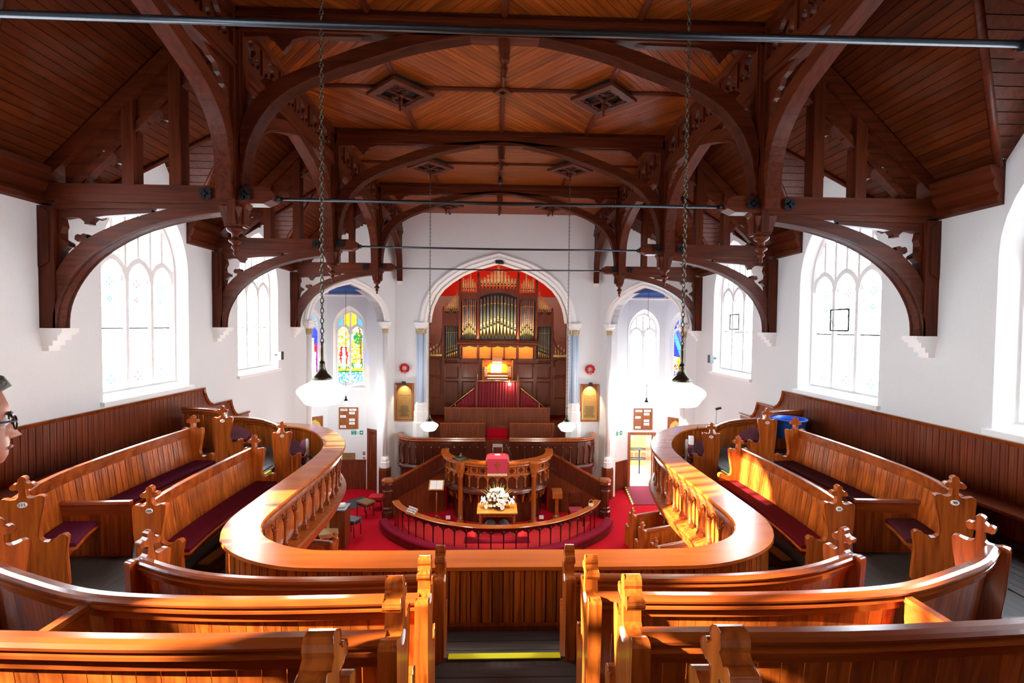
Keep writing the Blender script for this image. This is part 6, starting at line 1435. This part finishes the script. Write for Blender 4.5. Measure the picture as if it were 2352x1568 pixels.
part('lamp_head', MB().box(3.34, 8.36, -2.05, 3.41, 8.42, -1.9), M_white, m2); part('wires', MB().tube([(3.42, 8.4, -1.95), (3.46, 8.4, -1.8), (3.5, 8.4, -1.72)], .005, 4), M_iron, m2)
for s in (-1, 1): solo('folded_paper', MB().prism(rq(s * 3.35, 5.75, .12, .5, s * .05), fI, F[0] + .012, F[0] + .03), plain('buff_paper', (.55, .45, .35), .7) if 'buff_paper' not in bpy.data.materials else bpy.data.materials['buff_paper'], 'strip of pale card on the floor below the %s front gallery pew' % SIDE[s], 'card', 'floor cards')
# ================================================================== PERSON at the left edge
PX, PY, PE = -1.482, 1.3, -.272
pe = thing('person', 'dark-haired man in glasses seen in profile at the left edge, facing right', 'person', (PX - .12, PY, F[3]))
hd = MB(); N = 20
ring = [(.127, .0, -.03, .012), (.118, .045, -.065, .045), (.09, .078, -.088, .064), (.05, .093, -.1, .074), (.022, .096, -.102, .077), (0, .084, -.1, .075), (-.02, .088, -.096, .073), (-.04, .092, -.09, .071), (-.06, .094, -.078, .067), (-.078, .092, -.06, .06), (-.095, .09, -.035, .05), (-.112, .082, -.01, .036), (-.12, .065, .005, .02)]
for z, fx_, bx_, hw in ring:
    c = (fx_ + bx_) / 2; a = (fx_ - bx_) / 2
    hd.v += [(PX + c + a * math.cos(q * 2 * PI / N), PY + hw * math.sin(q * 2 * PI / N), PE + z) for q in range(N)]
for j in range(len(ring) - 1):
    for q in range(N): hd.face([j * N + q, j * N + (q + 1) % N, (j + 1) * N + (q + 1) % N, (j + 1) * N + q], True)
hd.face(list(range(N))); hd.face([(len(ring) - 1) * N + q for q in range(N)])
b = len(hd.v); hd.v += [(PX + .086, PY, PE + .005), (PX + .118, PY, PE - .045), (PX + .09, PY, PE - .055), (PX + .085, PY - .018, PE - .045), (PX + .085, PY + .018, PE - .045)]
for f_ in ((0, 3, 1), (0, 1, 4), (1, 3, 2), (1, 2, 4)): hd.face([b + i for i in f_], True)
part('head', hd, M_skin, pe)
hr = MB()
hrg = [(.142, .0, -.03, .02), (.136, .055, -.07, .05), (.122, .085, -.092, .066), (.095, .1, -.105, .077), (.06, .05, -.11, .082), (.03, .02, -.112, .085), (0, .0, -.11, .084), (-.03, -.02, -.105, .08), (-.055, -.045, -.095, .07), (-.07, -.06, -.085, .05)]
for z, fx_, bx_, hw in hrg:
    c = (fx_ + bx_) / 2; a = (fx_ - bx_) / 2
    hr.v += [(PX + c + a * math.cos(q * 2 * PI / N), PY + hw * math.sin(q * 2 * PI / N), PE + z) for q in range(N)]
for j in range(len(hrg) - 1):
    for q in range(N): hr.face([j * N + q, j * N + (q + 1) % N, (j + 1) * N + (q + 1) % N, (j + 1) * N + q], True)
part('hair', hr, M_hair, pe)
for q in (-1, 1):
    part('ear', MB().ball((PX - .012, PY + q * .08, PE - .02), .03, 8, 6, sx=.7, sy=.35, sz=1.1), M_skin, pe)
    part('eye', MB().ball((PX + .078, PY + q * .03, PE), .012, 8, 6), M_white, pe)
    part('eyebrow', MB().tube([(PX + .095, PY + q * .015, PE + .022), (PX + .088, PY + q * .045, PE + .02)], .005, 4), M_hair, pe)
part('mouth', MB().tube([(PX + .088, PY - .022, PE - .075), (PX + .096, PY, PE - .073), (PX + .088, PY + .022, PE - .075)], .005, 5), plain('lips', (.4, .12, .1), .5), pe)
gg = MB()
for q in (-1, 1):
    gg.tube([(PX + .1, PY + q * .034 + .024 * math.cos(a * PI / 6), PE - .004 + .018 * math.sin(a * PI / 6)) for a in range(12)], .0025, 5, closed=True)
    gg.tube([(PX + .1, PY + q * .058, PE + .004), (PX + .05, PY + q * .079, PE + .004), (PX - .02, PY + q * .083, PE + .0)], .0028, 5)
gg.tube([(PX + .1, PY - .01, PE + .002), (PX + .1, PY + .01, PE + .002)], .0025, 5)
part('glasses', gg, M_black, pe)
bv = [(-.26, 0, -.88), (-.25, 0, -.71), (-.2, 0, -.55), (-.12, 0, -.45), (-.04, 0, -.42),
      (-.26, .1, -.93), (-.22, .11, -1.33), (-.26, .11, -1.75), (-.12, .12, -1.79), (-.26, -.1, -.93), (-.28, -.11, -1.33), (-.32, -.11, -1.75), (-.18, -.12, -1.79),
      (-.22, .17, -.5), (-.26, .21, -.76), (-.2, .19, -.98), (-.17, .18, -1.05), (-.22, -.17, -.5), (-.27, -.21, -.76), (-.22, -.19, -.98), (-.19, -.18, -1.05)]
be = [(0, 1), (1, 2), (2, 3), (3, 4), (0, 5), (5, 6), (6, 7), (7, 8), (0, 9), (9, 10), (10, 11), (11, 12), (2, 13), (13, 14), (14, 15), (15, 16), (2, 17), (17, 18), (18, 19), (19, 20)]
br2 = [(.15, .13), (.15, .12), (.16, .12), (.07, .07), (.055, .055), (.09, .09), (.06, .06), (.045, .045), (.04, .035), (.09, .09), (.06, .06), (.045, .045), (.04, .035), (.07, .07), (.05, .05), (.035, .035), (.025, .025), (.07, .07), (.05, .05), (.035, .035), (.025, .025)]
r_ = root_loc(pe); me = bpy.data.meshes.new('body'); me.from_pydata([(PX + x - r_[0], PY + y - r_[1], z - r_[2]) for x, y, z in bv], be, [])
me.materials.append(M_shirt); bo = obj('body', me, pe); sk = bo.modifiers.new('skin', 'SKIN'); me.skin_vertices or me.attributes
for i, v in enumerate(me.skin_vertices[0].data if len(me.skin_vertices) else []): v.radius = br2[i]; v.use_root = (i == 0)
sb = bo.modifiers.new('sub', 'SUBSURF'); sb.levels = 2; sb.render_levels = 2
for o in [c for c in pe.children if c.name.split('.')[0] in ('head', 'hair', 'ear', 'eye', 'eyebrow', 'mouth', 'glasses')]:
    pv = Vector((PX - r_[0] - .01, PY - r_[1], 0)); o.matrix_local = Matrix.Translation(pv) @ Matrix.Rotation(.9, 4, 'Z') @ Matrix.Translation(-pv)
for q in (-1, 1):      # relaxed hands hanging at the sides
    h0 = Vector((PX - .17, PY + q * .18, -1.07))
    hm = MB().ball(tuple(h0 + Vector((.0, 0, -.045))), .045, 10, 6, sx=.85, sy=.45, sz=1.15)
    for k in range(4):
        L = (.062, .075, .07, .052)[k]; x_ = .03 - k * .02
        hm.tube([tuple(h0 + Vector((x_, 0, -.08))), tuple(h0 + Vector((x_ + .002, -q * .008, -.085 - L * .5))), tuple(h0 + Vector((x_, -q * .026, -.085 - L)))], [.0095, .009, .007], 6)
    hm.tube([tuple(h0 + Vector((.025, 0, -.02))), tuple(h0 + Vector((.05, -q * .012, -.055))), tuple(h0 + Vector((.052, -q * .02, -.085)))], [.011, .01, .008], 6)
    part('hand', hm, M_skin, pe)
